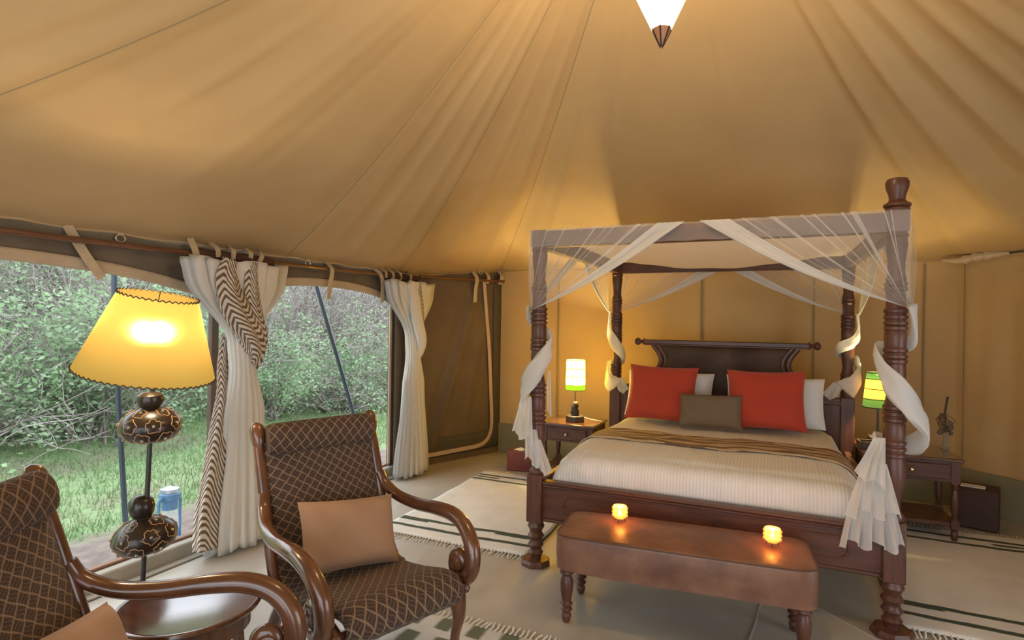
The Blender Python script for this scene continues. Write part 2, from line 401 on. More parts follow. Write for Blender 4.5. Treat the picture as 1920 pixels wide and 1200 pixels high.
def copy_tree(o, parent=None):
    c = o.copy(); COL.objects.link(c)
    if parent is not None: c.parent = parent
    for ch in list(o.children): copy_tree(ch, c)
    return c
def lerp(a, b, t): return a + (b - a) * t
def pl(pts, t):
    """piecewise smooth interpolation through [(t, value...)]"""
    if t <= pts[0][0]: return pts[0][1]
    for (a, va), (b, vb) in zip(pts, pts[1:]):
        if t <= b:
            k = (t - a) / (b - a); k = k * k * (3 - 2 * k); return va + (vb - va) * k
    return pts[-1][1]
def spline(pts, n):
    """Catmull-Rom through points"""
    P = [Vector(p) for p in pts]; P = [P[0] * 2 - P[1]] + P + [P[-1] * 2 - P[-2]]; out = []
    for i in range(1, len(P) - 2):
        for k in range(n):
            t = k / n; a, b, c, d = P[i - 1], P[i], P[i + 1], P[i + 2]
            out.append(0.5 * ((2 * b) + (c - a) * t + (2 * a - 5 * b + 4 * c - d) * t * t + (3 * b - a - 3 * c + d) * t ** 3))
    out.append(P[-2]); return out
def point_light(name, loc, w, col, r, parent):
    ld = bpy.data.lights.new(name, 'POINT'); ld.energy = w; ld.color = col; ld.shadow_soft_size = r
    o = bpy.data.objects.new(name, ld); COL.objects.link(o); o.location = loc; o.parent = parent; return o
WARM = (1.0, 0.77, 0.46)

# ================================================================ THE TENT
XL, YB, XR, YF = -3.38, 6.15, 2.6, -1.35
EAVE_L, EAVE_B = 2.005, 2.13
PEAK = V(-0.40, 2.23, 3.62)
# plan of the walls, clockwise from the front left corner
PLAN = [(-2.93, YF, 2.06), (XL, -0.25, EAVE_L), (XL, 5.05, EAVE_L), (-2.93, YB, EAVE_B), (1.45, YB, EAVE_B), (2.35, 5.25, 2.13), (XR, 4.85, 2.08), (XR, -0.25, 2.06), (2.1, YF, 2.06)]

# floor
fl = MB()
def floor_fn(u, v):
    x = lerp(XL - 0.02, XR + 0.1, u); y = lerp(YF, YB + 0.02, v)
    return (x, y, -0.004 + 0.0022 * sin(3.1 * x + 1.7 * y) * sin(2.3 * y - x) )
fl.grid(floor_fn, 60, 70)
floor = struct(fl.build('floor', 'groundsheet'))
m = MB()
for pts in ([(-0.16, 2.3, 0), (-0.12, 2.8, 0), (-0.05, 3.4, 0), (0.0, 4.4, 0)], [(0.5, 3.32, 0), (-0.1, 3.9, 0), (-0.5, 4.4, 0)]):
    m.tube([p + V(0, 0, -0.0035) for p in spline(pts, 6)], 0.005, 6, sq=1.6)
m.build('floor_crease', 'groundsheet', floor)

# roof
def plan_samples(step=0.05):
    out = []; k = len(PLAN); acc = 0
    for i in range(k):
        a = Vector(PLAN[i]); b = Vector(PLAN[(i + 1) % k]); n = max(1, int((b - a).length / step))
        for j in range(n): out.append(a.lerp(b, j / n))
    return out
BND = plan_samples(); NB = len(BND); NR = 64
rr = random.Random(3)
folds = []
def ang_of(p): return math.atan2(p.y - PEAK.y, p.x - PEAK.x)
for i in range(75):
    folds.append((rr.uniform(-PI, PI), rr.uniform(0.008, 0.032), rr.uniform(-0.018, 0.014), rr.uniform(0.0, 0.35), rr.uniform(0.5, 1.0)))
for a, w, h in ((2.20, .016, -.03), (2.12, .02, .02), (2.05, .014, -.028), (1.93, .02, -.02), (2.45, .02, -.022), (2.62, .015, -.02), (2.78, .02, -.018), (0.86, .022, -.06), (0.98, .024, -.055), (0.74, .03, -.05), (1.10, .018, -.04), (0.92, .016, .03), (0.62, .03, -.03), (2.32, .02, -.02), (2.52, .016, -.02), (2.70, .014, -.018)):
    folds.append((a, w, h, 0.0, 0.85))
def roof_pt(i, s):
    b = BND[i % NB]; a = ang_of(b)
    p = b.lerp(V(PEAK.x, PEAK.y, 0), s * 0.985); z = lerp(b.z, PEAK.z, s) - 0.16 * sin(PI * min(1, s * 0.95)) * (1 - 0.35 * s)
    d = 0.0
    for (fa, fwid, fh, s0, s1) in folds:
        da = (a - fa + PI) % (2 * PI) - PI
        if abs(da) < 3 * fwid:
            pr = max(0, min(1, (s - s0) / 0.15)) * max(0, min(1, (s1 - s) / 0.25))
            d += fh * math.exp(-(da / fwid) ** 2) * pr * (1 - 0.5 * s)
    d += 0.012 * sin(9 * a + 2) * sin(PI * s) + 0.008 * sin(17 * a) * sin(PI * s)
    hem = -0.012 * abs(sin(b.x * 7 + b.y * 7)) * max(0, 1 - s * 18)
    return V(p.x, p.y, z + d + hem)
rf = MB()
rf.grid(lambda u, v: roof_pt(int(round(u * NB)), v), NB, NR, cu=True)
ceiling = struct(rf.build('ceiling', 'canvas_roof', ang=80))
def near_bnd(x, y): return min(range(NB), key=lambda i: (BND[i].x - x) ** 2 + (BND[i].y - y) ** 2)
for (x, y) in ((-3.38, 0.76), (-3.38, 3.3), (-3.38, 4.75), (-2.93, 6.15), (2.6, 3.6)):
    i = near_bnd(x, y); m = MB()
    m.tube([roof_pt(i, s / 30) + V(0, 0, -0.001) for s in range(0, 30)], 0.0018, 5, sq=1.8)
    m.build('roof_seam', 'canvas_seam', ceiling)
# hem strip along the roof edge
m = MB(); m.tube([roof_pt(i, 0.0) + V(0, 0, -0.006) for i in range(NB)], 0.005, 6, closed=True); m.build('roof_hem', 'canvas_roof', ceiling)
# crown cap where the roof gathers round the pendant hook
m = MB(); m.lathe([(0.02, 3.56), (0.10, 3.55), (0.115, 3.60), (0.10, 3.66), (0.0, 3.70)], 20, (PEAK.x, PEAK.y, 0)); m.build('crown_ring', 'wood', ceiling)

# canvas walls
def wall_grid(a, b, ztop, amp, nf, zb=-0.03):
    a = Vector(a + (0,)); b = Vector(b + (0,)); d = (b - a); Lw = d.length; nrm = V(d.y, -d.x, 0).normalized()
    m = MB()
    def fn(u, v):
        z = lerp(zb, ztop, v); p = a.lerp(b, u)
        w = amp * (sin(u * Lw * nf + 1.3 * v) * 0.6 + sin(u * Lw * nf * 2.3 + 2.0 - 2.2 * v) * 0.4) * sin(PI * min(1, v * 1.02)) ** 0.5 * min(1, u * Lw / .2, (1 - u) * Lw / .2)
        return p + nrm * w + V(0, 0, z)
    m.grid(fn, max(8, int(Lw / 0.04)), 24); return m
wall_back = struct(wall_grid((-2.93, YB), (1.45, YB), EAVE_B + 0.02, 0.012, 5).build('wall_back', 'canvas', ang=80))
wall_right_back = struct(wall_grid((1.45, YB), (2.35, 5.25), EAVE_B + 0.02, 0.028, 11).build('wall_right_back', 'canvas', ang=80))
wm = wall_grid((2.35, 5.25), (XR, 4.85), 2.12, 0.008, 5)
for ya, yb, za, zb_ in ((4.85, 2.7, -.03, 2.08), (2.7, 0.8, 1.72, 2.08), (2.7, 0.8, -.03, .10), (0.8, -0.25, -.03, 2.08)):   # unseen window gap, added to bring daylight to bench and right rug
    wm2 = wall_grid((XR, ya), (XR, yb), zb_, 0.008, 4, za); wm.add(wm2.v, wm2.f)
wall_right = struct(wm.build('wall_right', 'canvas', ang=80))
# front of the tent, behind the camera: unseen wide doorway, added for daylight, between canvas flanks
wm = wall_grid((XR, -0.25), (2.1, YF), 2.07, 0.01, 5)
for a, b in (((2.1, YF), (1.5, YF)), ((-2.3, YF), (-2.93, YF)), ((-2.93, YF), (XL, -0.25))):
    w2 = wall_grid(a, b, 2.07, 0.01, 5); wm.add(w2.v, w2.f)
wall_front = struct(wm.build('wall_front', 'canvas', ang=80))
# vertical seams
for (x, zt) in ((-2.2, 2.1), (-0.665, 2.1), (0.35, 2.1), (1.21, 2.1)):
    m = MB(); m.box((x, YB - 0.016, zt / 2 + 0.17), (0.014, 0.006, zt - 0.36)); m.build('wall_seam', 'canvas_seam', wall_back)
for s in (0.06, 0.55):
    x, y = lerp(1.45, 2.35, s), lerp(YB, 5.25, s)
    m = MB(); m.tube([(x - 0.02, y - 0.02, z) for z in (0.34, 0.9, 1.5, 2.1)], 0.004, 6); m.build('wall_seam', 'canvas_seam', wall_right_back)
# skirting of darker canvas
m = MB(); m.box((-0.74, YB - 0.02, 0.165), (4.36, 0.012, 0.35)); struct(m.build('baseboard_back', 'skirting'))
m = MB(); m.box((lerp(1.45, 2.35, .5) - 0.02, lerp(YB, 5.25, .5) - 0.02, 0.165), (1.26, 0.012, 0.35), -PI / 4); struct(m.build('baseboard_right_back', 'skirting'))
m = MB(); m.box((XR - 0.02, 3.87, 0.165), (0.012, 1.9, 0.35)); struct(m.build('baseboard_right', 'skirting'))

# left window wall: header with arched openings, curb, posts
def arch_z(y):
    """lower edge of the header cloth over the window bays"""
    bays = [(-0.2, 2.62), (2.80, 4.70)]
    for a, b in bays:
        if a <= y <= b:
            k = (y - a) / (b - a)
            if a < 0: k = max(0.5, k)
            return 1.665 + 0.14 * (1 - abs(2 * k - 1) ** 2.6)
    return 1.64
wl = MB()
wl.grid(lambda u, v: (XL - 0.012 + 0.006 * sin(u * 60) * sin(PI * v), lerp(-0.25, 5.05, u), lerp(arch_z(lerp(-0.25, 5.05, u)) + 0.045, EAVE_L + 0.01, v)), 160, 6)
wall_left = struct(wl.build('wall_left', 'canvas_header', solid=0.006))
m = MB(); m.grid(lambda u, v: (XL - 0.004 + 0.01 * sin(u * 45) * (1 - v), lerp(-0.25, 5.05, u), lerp(arch_z(lerp(-0.25, 5.05, u)) - 0.012, arch_z(lerp(-0.25, 5.05, u)) + 0.052, v)), 160, 4)
m.build('arch_hem', 'canvas_hem', wall_left, solid=0.008)
for (y, w) in ((2.72, 0.055), (4.74, 0.12)):
    m = MB(); m.box((XL - 0.05, y, 0.86), (0.04, w, 1.72)); m.build('window_post', 'post_brown', wall_left, bev=0.006)
m = MB(); m.box((XL - 0.03, 4.665, 0.9), (0.012, 0.03, 1.55)); m.build('zip_flap', 'canvas_hem', wall_left)
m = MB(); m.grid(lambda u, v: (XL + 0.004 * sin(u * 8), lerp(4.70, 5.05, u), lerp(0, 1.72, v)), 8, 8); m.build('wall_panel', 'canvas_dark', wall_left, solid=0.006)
m = MB(); m.box((XL - 0.03, 2.25, 0.045), (0.07, 5.0, 0.10)); curb = struct(m.build('trim_1', 'curb', bev=0.012))
m = MB(); m.box((XL - 0.09, 2.25, 0.085), (0.05, 5.0, 0.05)); struct(m.build('trim_2', 'plank_edge', bev=0.008))
m = MB(); m.box((XL + 0.035, 2.25, 0.004), (0.06, 5.0, 0.012)); struct(m.build('trim_3', 'curb', bev=0.004))

# corner wall with the zipped dark flap
CA, CB = V(XL, 5.05, 0), V(-2.93, YB, 0); CD = (CB - CA); CN = V(CD.y, -CD.x, 0).normalized()
def cpt(s, z, off=0.0): return CA + CD * s + CN * off + V(0, 0, z)
m = MB()
def cwf(u, v):
    z = lerp(-0.03, lerp(EAVE_L, EAVE_B, u) + 0.03, v); f = 0.05 * math.exp(-((u * 1.2 - (0.15 + 0.75 * v)) / 0.07) ** 2) - 0.03 * math.exp(-((u * 1.2 - (0.05 + 0.75 * v)) / 0.06) ** 2) + 0.03 * math.exp(-((u * 1.2 - (0.55 + 0.55 * v)) / 0.06) ** 2)
    return cpt(u, z, f * sin(PI * v))
m.grid(cwf, 40, 40); wall_corner = struct(m.build('wall_left_back', 'canvas_dark', ang=80))
m = MB(); m.grid(lambda u, v: cpt(u, lerp(0.07, 0.27, v), 0.012 + 0.003 * sin(u * 20)), 20, 3); m.build('flap_band', 'canvas_dark_band', wall_corner, solid=0.005)
m = MB(); m.grid(lambda u, v: cpt(lerp(0.90, 1.0, u), lerp(0.07, 2.07, v), 0.014), 2, 12); m.build('flap_border', 'canvas_dark_band', wall_corner, solid=0.004)
zp = spline([cpt(s, z, 0.028) for s, z in ((0.76, 2.0), (0.80, 1.6), (0.84, 1.2), (0.87, 0.7), (0.885, 0.36), (0.86, 0.22), (0.80, 0.145), (0.70, 0.115), (0.5, 0.11), (0.1, 0.105))], 8)
m = MB(); m.ribbon(zp, 0.042, 0.012, ref=CN); m.build('zip_piping', 'piping_pink', wall_corner)

# straps, ties and rings hanging from the roof edge
def strap(parent, pts, w=0.045, ref=(1, 0, 0)):
    m = MB(); m.ribbon(spline(pts, 4), w, 0.005, ref=ref); return m.build('strap', 'webbing', parent)
RX = XL + 0.055           # rod axis
strap(wall_left, [(XL + 0.01, 1.795, 2.0), (XL + 0.018, 1.83, 1.93), (XL + 0.02, 1.90, 1.82), (XL + 0.02, 1.965, 1.735)], 0.05)
strap(wall_left, [(RX, 2.46, 2.02), (RX + 0.035, 2.475, 1.93), (RX + 0.03, 2.49, 1.83), (RX + 0.01, 2.495, 1.70)], 0.045)
for y, y2 in ((2.62, 2.64), (2.76, 2.75), (2.90, 2.89), (3.02, 2.97), (4.42, 4.43), (4.53, 4.54), (4.66, 4.66), (4.86, 4.82)):
    strap(wall_left, [(RX - 0.02, y, 2.01), (RX + 0.03, (y + y2) / 2, 1.975), (RX + 0.03, y2, 1.92)], 0.035)
strap(wall_left, [(XL + 0.02, 3.70, 2.0), (RX + 0.03, 3.705, 1.93), (RX + 0.015, 3.70, 1.80), (RX, 3.70, 1.69)], 0.045)
strap(wall_left, [(XL + 0.02, 4.34, 2.0), (RX + 0.03, 4.36, 1.93), (RX + 0.015, 4.40, 1.80), (RX, 4.41, 1.69)], 0.05)
strap(wall_corner, [cpt(.62, 2.10, .02), cpt(.63, 2.0, .09), cpt(.645, 1.9, .05), cpt(.65, 1.74, .03)], 0.05, CN)
strap(wall_corner, [cpt(.78, 2.10, .02), cpt(.78, 2.03, .085), cpt(.78, 1.96, .06)], 0.045, CN)
strap(wall_corner, [cpt(.95, 2.12, .02), cpt(.95, 2.05, .085), cpt(.95, 1.96, .05)], 0.05, CN)
def dring(parent, p, axis):
    m = MB(); p = Vector(p); a = Vector(axis)
    m.tube([p + a * (0.026 * cos(t)) + V(0, 0, 0.02 * sin(t)) for t in [2 * PI * i / 14 for i in range(14)]], 0.004, 6, closed=True)
    m.box(p + V(0, 0, 0.024), (0.01, 0.03, 0.012)); m.build('ring', 'ring_metal', parent)
dring(wall_left, (XL + 0.02, 2.06, 1.965), (0, 1, 0)); dring(wall_left, (XL + 0.02, 3.50, 1.965), (0, 1, 0)); dring(wall_corner, cpt(.72, 2.08, .03), CD.normalized())
for x in (-2.9, -2.45, -1.9, 1.05): dring(wall_back, (x, YB - 0.03, EAVE_B - 0.03), (1, 0, 0))
# bunched canvas tie at the roof edge over the right-hand corner
m = MB()
tp = spline([(1.32, 6.05, 2.11), (1.42, 6.0, 2.10), (1.52, 5.93, 2.12), (1.62, 5.86, 2.13), (1.70, 5.78, 2.13)], 5)
m.tube(tp, [0.012 + 0.03 * sin(PI * i / (len(tp) - 1)) * (0.8 + 0.3 * sin(i * 2)) for i in range(len(tp))], 8); m.build('canvas_roll', 'canvas_hem', wall_right_back)
m = MB(); m.tube([(1.70, 5.78, 2.13), (1.76, 5.72, 2.135), (1.80, 5.69, 2.12)], 0.006, 6); m.build('hook', 'dark_iron', wall_right_back)

# ================================================================ OUTSIDE
def gz(x, y):
    d = max(0, -x - 7.2 + 0.25 * sin(y * .7)); return -0.14 + 0.02 * sin(x * 2.1) * sin(y * 1.7) + 0.30 * d ** 1.15 * 0.9
g = MB(); g.grid(lambda u, v: (lerp(-30, -3.45, u), lerp(-14, 34, v), gz(lerp(-30, -3.45, u), lerp(-14, 34, v))), 80, 110)
ground = struct(g.build('ground', 'ground', ang=80))
rg = random.Random(11); vs = []; fs = []
for i in range(42000):
    x = -4.62 - rg.random() * 0.25 - (rg.random() ** 1.3) * 7.0; y = rg.uniform(1.2, 13)
    z = gz(x, y); h = rg.uniform(0.03, 0.085) * (1.4 if rg.random() < .08 else 1); a = rg.uniform(0, 2 * PI); w = 0.006 + 0.004 * (-x - 4) / 4
    dx, dy = cos(a) * w, sin(a) * w; lx, ly = rg.uniform(-.04, .04), rg.uniform(-.04, .04); k = len(vs)
    vs += [(x - dx, y - dy, z - .01), (x + dx, y + dy, z - .01), (x + lx, y + ly, z + h)]; fs.append((k, k + 1, k + 2))
m = MB(); m.add(vs, fs); go = stuff(m.build('grass', 'grass_blade')); tag(go, 'short green grass outside the open window', 'grass')

def make_shrub(seed, leafy, rx, rz, leaf='leaf', lsize=0.05):
    r = random.Random(seed); br = MB(); lv = []; lf = []
    tips = []
    for i in range(int(40 + 95 * (1 - leafy))):
        a = r.uniform(0, 2 * PI); e = r.uniform(0.25, 1.45); L = rz * r.uniform(0.6, 1.15)
        p = V(r.uniform(-.25, .25) * rx, r.uniform(-.25, .25) * rx, -0.05); d = V(cos(a) * cos(e) * rx / rz, sin(a) * cos(e) * rx / rz, sin(e)); path = [p.copy()]
        for k in range(7):
            d += V(r.uniform(-.28, .28), r.uniform(-.28, .28), r.uniform(-.22, .16)); p = p + d.normalized() * L / 6; p.z = max(p.z, 0.03); path.append(p.copy())
        r1 = r.uniform(0.008, 0.02); br.tube(path, [lerp(r1, 0.003, k / 7) for k in range(8)], 4, cap=False)
        for k in range(2, 8): tips.append(path[k])
        for q in range(5):
            b0 = path[r.randint(2, 6)].copy(); dd = V(r.uniform(-1, 1), r.uniform(-1, 1), r.uniform(-.4, .9)); pp = [b0.copy()]
            for k in range(4):
                dd += V(r.uniform(-.5, .5), r.uniform(-.5, .5), r.uniform(-.5, .4)); b0 = b0 + dd.normalized() * r.uniform(.06, .17); pp.append(b0.copy())
            br.tube(pp, [0.006, 0.005, 0.004, 0.003, 0.002], 3, cap=False); tips.append(pp[-1]); tips.append(pp[2])
    nl = int(7500 * leafy); hot = [t for t in tips if r.random() < 0.30]
    for i in range(nl):
        c = r.choice(hot) + V(r.gauss(0, .09), r.gauss(0, .09), r.gauss(0, .08)); c.z = max(c.z, 0.02)
        s = lsize * r.uniform(.5, 1.3); u = V(r.uniform(-1, 1), r.uniform(-1, 1), r.uniform(-.6, .6)).normalized()
        w = u.cross(V(r.uniform(-1, 1), r.uniform(-1, 1), r.uniform(-1, 1))).normalized() * 0.5
        k = len(lv); lv += [c - u * s * .6, c + w * s * .62, c + u * s * .6, c - w * s * .62]; lf.append((k, k + 1, k + 2, k + 3))
    fo = MB(); fo.add(lv, lf); return fo, br
protos = []
for i, (sd, lf_, rx, rz, mt, ls) in enumerate(((1, 1.0, 1.1, 1.7, 'leaf', .05), (2, .72, 1.3, 2.2, 'leaf', .05), (3, .22, 1.3, 2.3, 'leaf', .04), (4, .62, 1.2, 1.4, 'leaf', .05), (5, .12, 1.4, 2.4, 'leaf_grey', .036))):
    fo, br = make_shrub(sd, lf_, rx, rz, mt, ls)
    e = thing('shrub', 'x', 'shrub'); fo.build('foliage', mt, e, ang=180); br.build('branches', 'twig', e, ang=180); protos.append(e)
rows = [(-8.1, 1.0, 'at the foot of the bank', [(3.3, 3), (4.4, 0), (5.6, 1), (7.0, 0), (8.3, 3), (9.7, 1), (11.4, 2)]),
        (-9.8, 1.0, 'halfway up the bank', [(3.9, 1), (5.4, 2), (7.2, 1), (8.9, 4), (10.8, 2), (13.0, 4)]),
        (-12.2, 1.15, 'high on the bank', [(4.6, 0), (6.4, 4), (8.6, 2), (10.8, 1), (13.4, 4), (16.4, 2)]),
        (-15.0, 1.35, 'at the top of the bank', [(5.0, 1), (8.0, 4), (11.2, 1), (14.6, 2), (18.6, 4)])]
KIND = ['bright green leafy shrub', 'tall pale green bush', 'grey brown twiggy thicket', 'low green bush', 'bare grey thorn bush']
used = [0] * 5; rs = random.Random(5)
for x0, sc, where, lst in rows:
    for (y, k) in lst:
        x = x0 + rs.uniform(-.4, .4) + (max(0, y - 5.5) * .32 if x0 > -9 else 0)
        o = protos[k] if not used[k] else copy_tree(protos[k]); used[k] = 1
        o.location = (x, y, gz(x, y) - 0.05); o.rotation_euler = (0, 0, rs.uniform(0, 6.28)); s = sc * rs.uniform(.9, 1.2); o.scale = (s, s, s)
        d = Vector((x, y, 0)); px = 960 + F_PX * d.dot(r0) / d.dot(f0)
        col = ('by the left picture edge' if px < 130 else 'left of the lamp shade' if px < 210 else 'behind the lamp shade' if px < 330 else 'behind the first curtain' if px < 470 else 'right of the first curtain' if px < 570 else 'behind the slanting pole' if px < 650 else 'beside the second curtain')
        tag(o, '%s %s, %s' % (KIND[k], where, col), 'shrub', 'shrubs on the bank outside')

# poles and lantern of the veranda
m = MB(); m.tube(spline([(-3.88, 2.34, 2.3), (-3.9, 2.36, 1.6), (-3.9, 2.40, 0.9), (-3.92, 2.49, -0.16)], 6), 0.017, 10)
tag(m.build('veranda_pole', 'pole_blue'), 'thin blue-grey upright pole outside, behind the floor lamp', 'pole')
m = MB(); m.tube([(-3.9, 4.02, 2.2), (-3.9, 4.167, 1.865), (-3.9, 4.707, 0.623), (-3.9, 5.04, -0.15)], 0.019, 10)
tag(m.build('guy_pole', 'pole_blue'), 'dark slanting guy pole outside between the two curtains', 'pole')
t = thing('storm_lantern', 'blue metal storm lantern standing outside behind the lower gourd', 'lantern', (-3.9, 2.76, -0.14), 0.35)
MB().lathe([(0.10, 0), (0.115, 0.02), (0.115, 0.06), (0.06, 0.09), (0.05, 0.10)], 20).build('fuel_tank', 'lantern', t)
MB().lathe([(0.045, 0.10), (0.062, 0.17), (0.058, 0.25), (0.045, 0.30)], 20).build('chimney', 'glass_clear', t)
MB().lathe([(0.05, 0.30), (0.052, 0.36), (0.068, 0.37), (0.068, 0.41), (0.055, 0.42)], 20).build('hood', 'lantern', t)
MB().lathe([(0.058, 0.42), (0.06, 0.445), (0.0, 0.465)], 20).build('cap', 'lantern_cap', t)
for sg in (-1, 1):
    m = MB(); m.tube(spline([(0, sg * .06, .385), (0, sg * .10, .39), (0, sg * .115, .35), (0, sg * .115, .2), (0, sg * .112, .04)], 5), 0.011, 8); m.build('side_tube', 'lantern', t)

# ================================================================ CURTAIN RODS AND CURTAINS
t = thing('curtain_rod', 'long dark wooden curtain rod above the open windows', 'curtain rod', (RX, 2.3, 1.93))
m = MB(); m.tube([(RX, -0.2, 1.915), (RX, 2.3, 1.925), (RX, 5.0, 1.95)], 0.017, 12); m.build('pole', 'rod_wood', t, world=True)
t = thing('curtain_rod', 'short wooden curtain rod across the dark corner flap', 'curtain rod', tuple(cpt(.5, 1.985, .07)))
m = MB(); m.tube([cpt(.0, 1.98, .07), cpt(.5, 1.985, .07), cpt(.99, 1.995, .07)], 0.016, 12); m.build('pole', 'rod_wood', t, world=True)

def loft(cf, af, bf, npl, pf, tw, nu=72, nv=46, uvs=(1, 1)):
    m = MB()
    def fn(u, v):
        a = 2 * PI * u; c = Vector(cf(v)); r = 1 + pf(v) * sin(npl * a + tw(v)) + 0.4 * pf(v) * sin((npl * 2 + 1) * a + 1.3 + 2 * tw(v))
        return c + V(bf(v) * sin(a) * r, af(v) * cos(a) * r, 0.012 * sin(5 * a + 1) * (v < .02) + 0.01 * sin(7 * a) * (v > .98))
    m.grid(fn, nu, nv, cu=True, uvf=lambda u, v: (u * uvs[0], v * uvs[1])); return m

def curtain(label, y0, sy, zsash):
    t = thing('curtain', label, 'curtain', (XL + 0.09, y0, 0), 0, 'curtains at the open windows')
    z1 = 1.90
    cz = lambda v: lerp(z1, 0.02, v)
    # cream cloth: fanned top, pinched, hanging skirt
    cream = loft(lambda v: (pl([(0, .03), (.28, .05), (1, .05)], v), pl([(0, 0.03), (.28, 0.02), (.5, .05), (1, .04)], v) * sy, cz(v)),
                 lambda v: pl([(0, .37), (.06, .35), (.29, .09), (.36, .085), (.55, .15), (1, .215)], v) * sy,
                 lambda v: pl([(0, .06), (.29, .055), (.4, .055), (1, .10)], v), 17,
                 lambda v: pl([(0, .16), (.28, .06), (.6, .12), (1, .17)], v), lambda v: 1.8 * v)
    cream.build('cream_panel', 'curtain', t, solid=0.004, ang=180)
    return t
t1 = curtain('large cream and zebra curtain tied beside the floor lamp', 2.76, 1.0, 1)
# zebra cloth twisted down over the first curtain
def rope(parent, pts, wid, mat, sq=0.5, uvl=2.0, nm='zebra_panel', npl=5, pa=.13, ref=(1, 0, 0)):
    P = spline(pts, 9); k = len(P); m = MB(); n = 26
    Ls = [0]
    for a, b in zip(P, P[1:]): Ls.append(Ls[-1] + (b - a).length)
    vs = []; fs = []; uv = []
    for j in range(k):
        tt = (P[min(j + 1, k - 1)] - P[max(j - 1, 0)]).normalized(); rf = Vector(ref); a = (rf - tt * rf.dot(tt)).normalized(); b = tt.cross(a); w = pl(wid, j / (k - 1))
        for i in range(n):
            q = 2 * PI * i / (n - 1); r = 1 + pa * sin(npl * q + 5.0 * j / k) + .5 * pa * sin((npl * 2 + 1) * q)
            vs.append(P[j] + b * (w * cos(q) * r) + a * (w * sq * sin(q) * r)); uv.append((i / n * 0.5, Ls[j] * uvl * 0.5 + 0.08 * sin(q * 2)))
    for j in range(k - 1):
        for i in range(n - 1): fs.append((j * n + i, j * n + i + 1, j * n + n + i + 1, j * n + n + i))
    m.add(vs, fs, uv); return m.build(nm, mat, parent, ang=180, solid=0.003)
rope(t1, [(.075, -.10, 1.90), (.09, -.13, 1.78), (.11, -.12, 1.66), (.125, -.05, 1.52), (.13, .05, 1.38), (.10, .10, 1.26), (.03, .08, 1.16)],
     [(0, .05), (.2, .075), (.45, .085), (.7, .07), (.9, .05), (1, .03)], 'zebra', pa=.2, npl=4)
rope(t1, [(.075, .07, 1.90), (.10, .05, 1.74), (.115, .06, 1.58), (.12, .11, 1.42), (.10, .13, 1.30), (.05, .11, 1.16)],
     [(0, .045), (.3, .05), (.6, .05), (1, .03)], 'zebra', pa=.2, npl=4)
rope(t1, [(.0, -.06, 1.42), (-.01, -.07, 1.22), (.02, -.09, 1.0), (.04, -.15, .62), (.05, -.205, .3), (.06, -.22, .07)],
     [(0, .03), (.3, .04), (.6, .07), (1, .085)], 'zebra')
def wrap(parent, y0, y1, z):
    P = [(RX - parent.location.x, lerp(y0, y1, i / 12) - parent.location.y, z) for i in range(13)]
    m = MB(); m.tube(P, [0.034 + 0.007 * sin(i * 1.9) for i in range(13)], 12); m.build('rod_wrap', 'rod_wrap', parent)
wrap(t1, 2.48, 3.10, 1.93)
t2 = curtain('smaller cream curtain tied in front of the dark corner', 4.78, 1.0, 1)
rope(t2, [(.075, .07, 1.90), (.10, .05, 1.74), (.10, .07, 1.58), (.09, .10, 1.40), (.06, .11, 1.22)], [(0, .035), (.4, .05), (.8, .045), (1, .02)], 'zebra', pa=.09)
rope(t2, [(.06, -.02, 1.90), (.10, -.04, 1.75), (.13, -.03, 1.55), (.135, .05, 1.36), (.10, .09, 1.22), (.04, .05, 1.10)], [(0, .06), (.3, .075), (.6, .07), (1, .035)], 'curtain', pa=.08, nm='tie_back', npl=3)
wrap(t2, 4.46, 4.98, 1.945)

# ================================================================ FOUR-POSTER BED
BX0, BX1, BY0, BY1, BZ = -1.353, 0.557, 3.415, 5.42, 2.10
bed = thing('four_poster_bed', 'dark turned-wood four-poster bed with leather headboard', 'bed', (-0.4, 4.42, 0))
def ring(z, r, h=0.02): return [(r * .86, z - h / 2), (r, z - h * .25), (r, z + h * .25), (r * .86, z + h / 2)]
def post_profile(z0):
    p = []
    def seq(*q): p.extend(q)
    if z0 < .7:
        seq((.046, .57), (.050, .585), (.046, .60), (.034, .615), (.031, .66), (.036, .70), (.046, .75), (.051, .79), (.050, .86))
    else: seq((.046, z0), (.048, z0 + .01))
    for zz in ((.895, .925, .955) if z0 < .7 else ()): seq(*ring(zz, .053, .026))
    zs = max(z0 + .02, .98)
    seq((.049, zs), (.049, 1.045))
    for zz in (1.07, 1.10, 1.13): seq(*ring(zz, .052, .026))
    seq((.045, 1.15), (.040, 1.17), (.037, 1.20), (.044, 1.26), (.049, 1.31), (.046, 1.335))
    for zz in (1.36, 1.385, 1.415): seq(*ring(zz, .053, .026))
    seq((.048, 1.435), (.049, 1.50))
    for zz in (1.525, 1.55, 1.58, 1.61): seq(*ring(zz, .053, .026))
    seq((.043, 1.63), (.044, 1.70))
    for zz in (1.72, 1.745): seq(*ring(zz, .050, .024))
    seq((.044, 1.77), (.036, 1.80), (.040, 1.87), (.049, 1.94), (.046, 1.965))
    seq(*ring(1.985, .052, .024)); seq((.046, 2.0), (.046, BZ - .005))
    return p
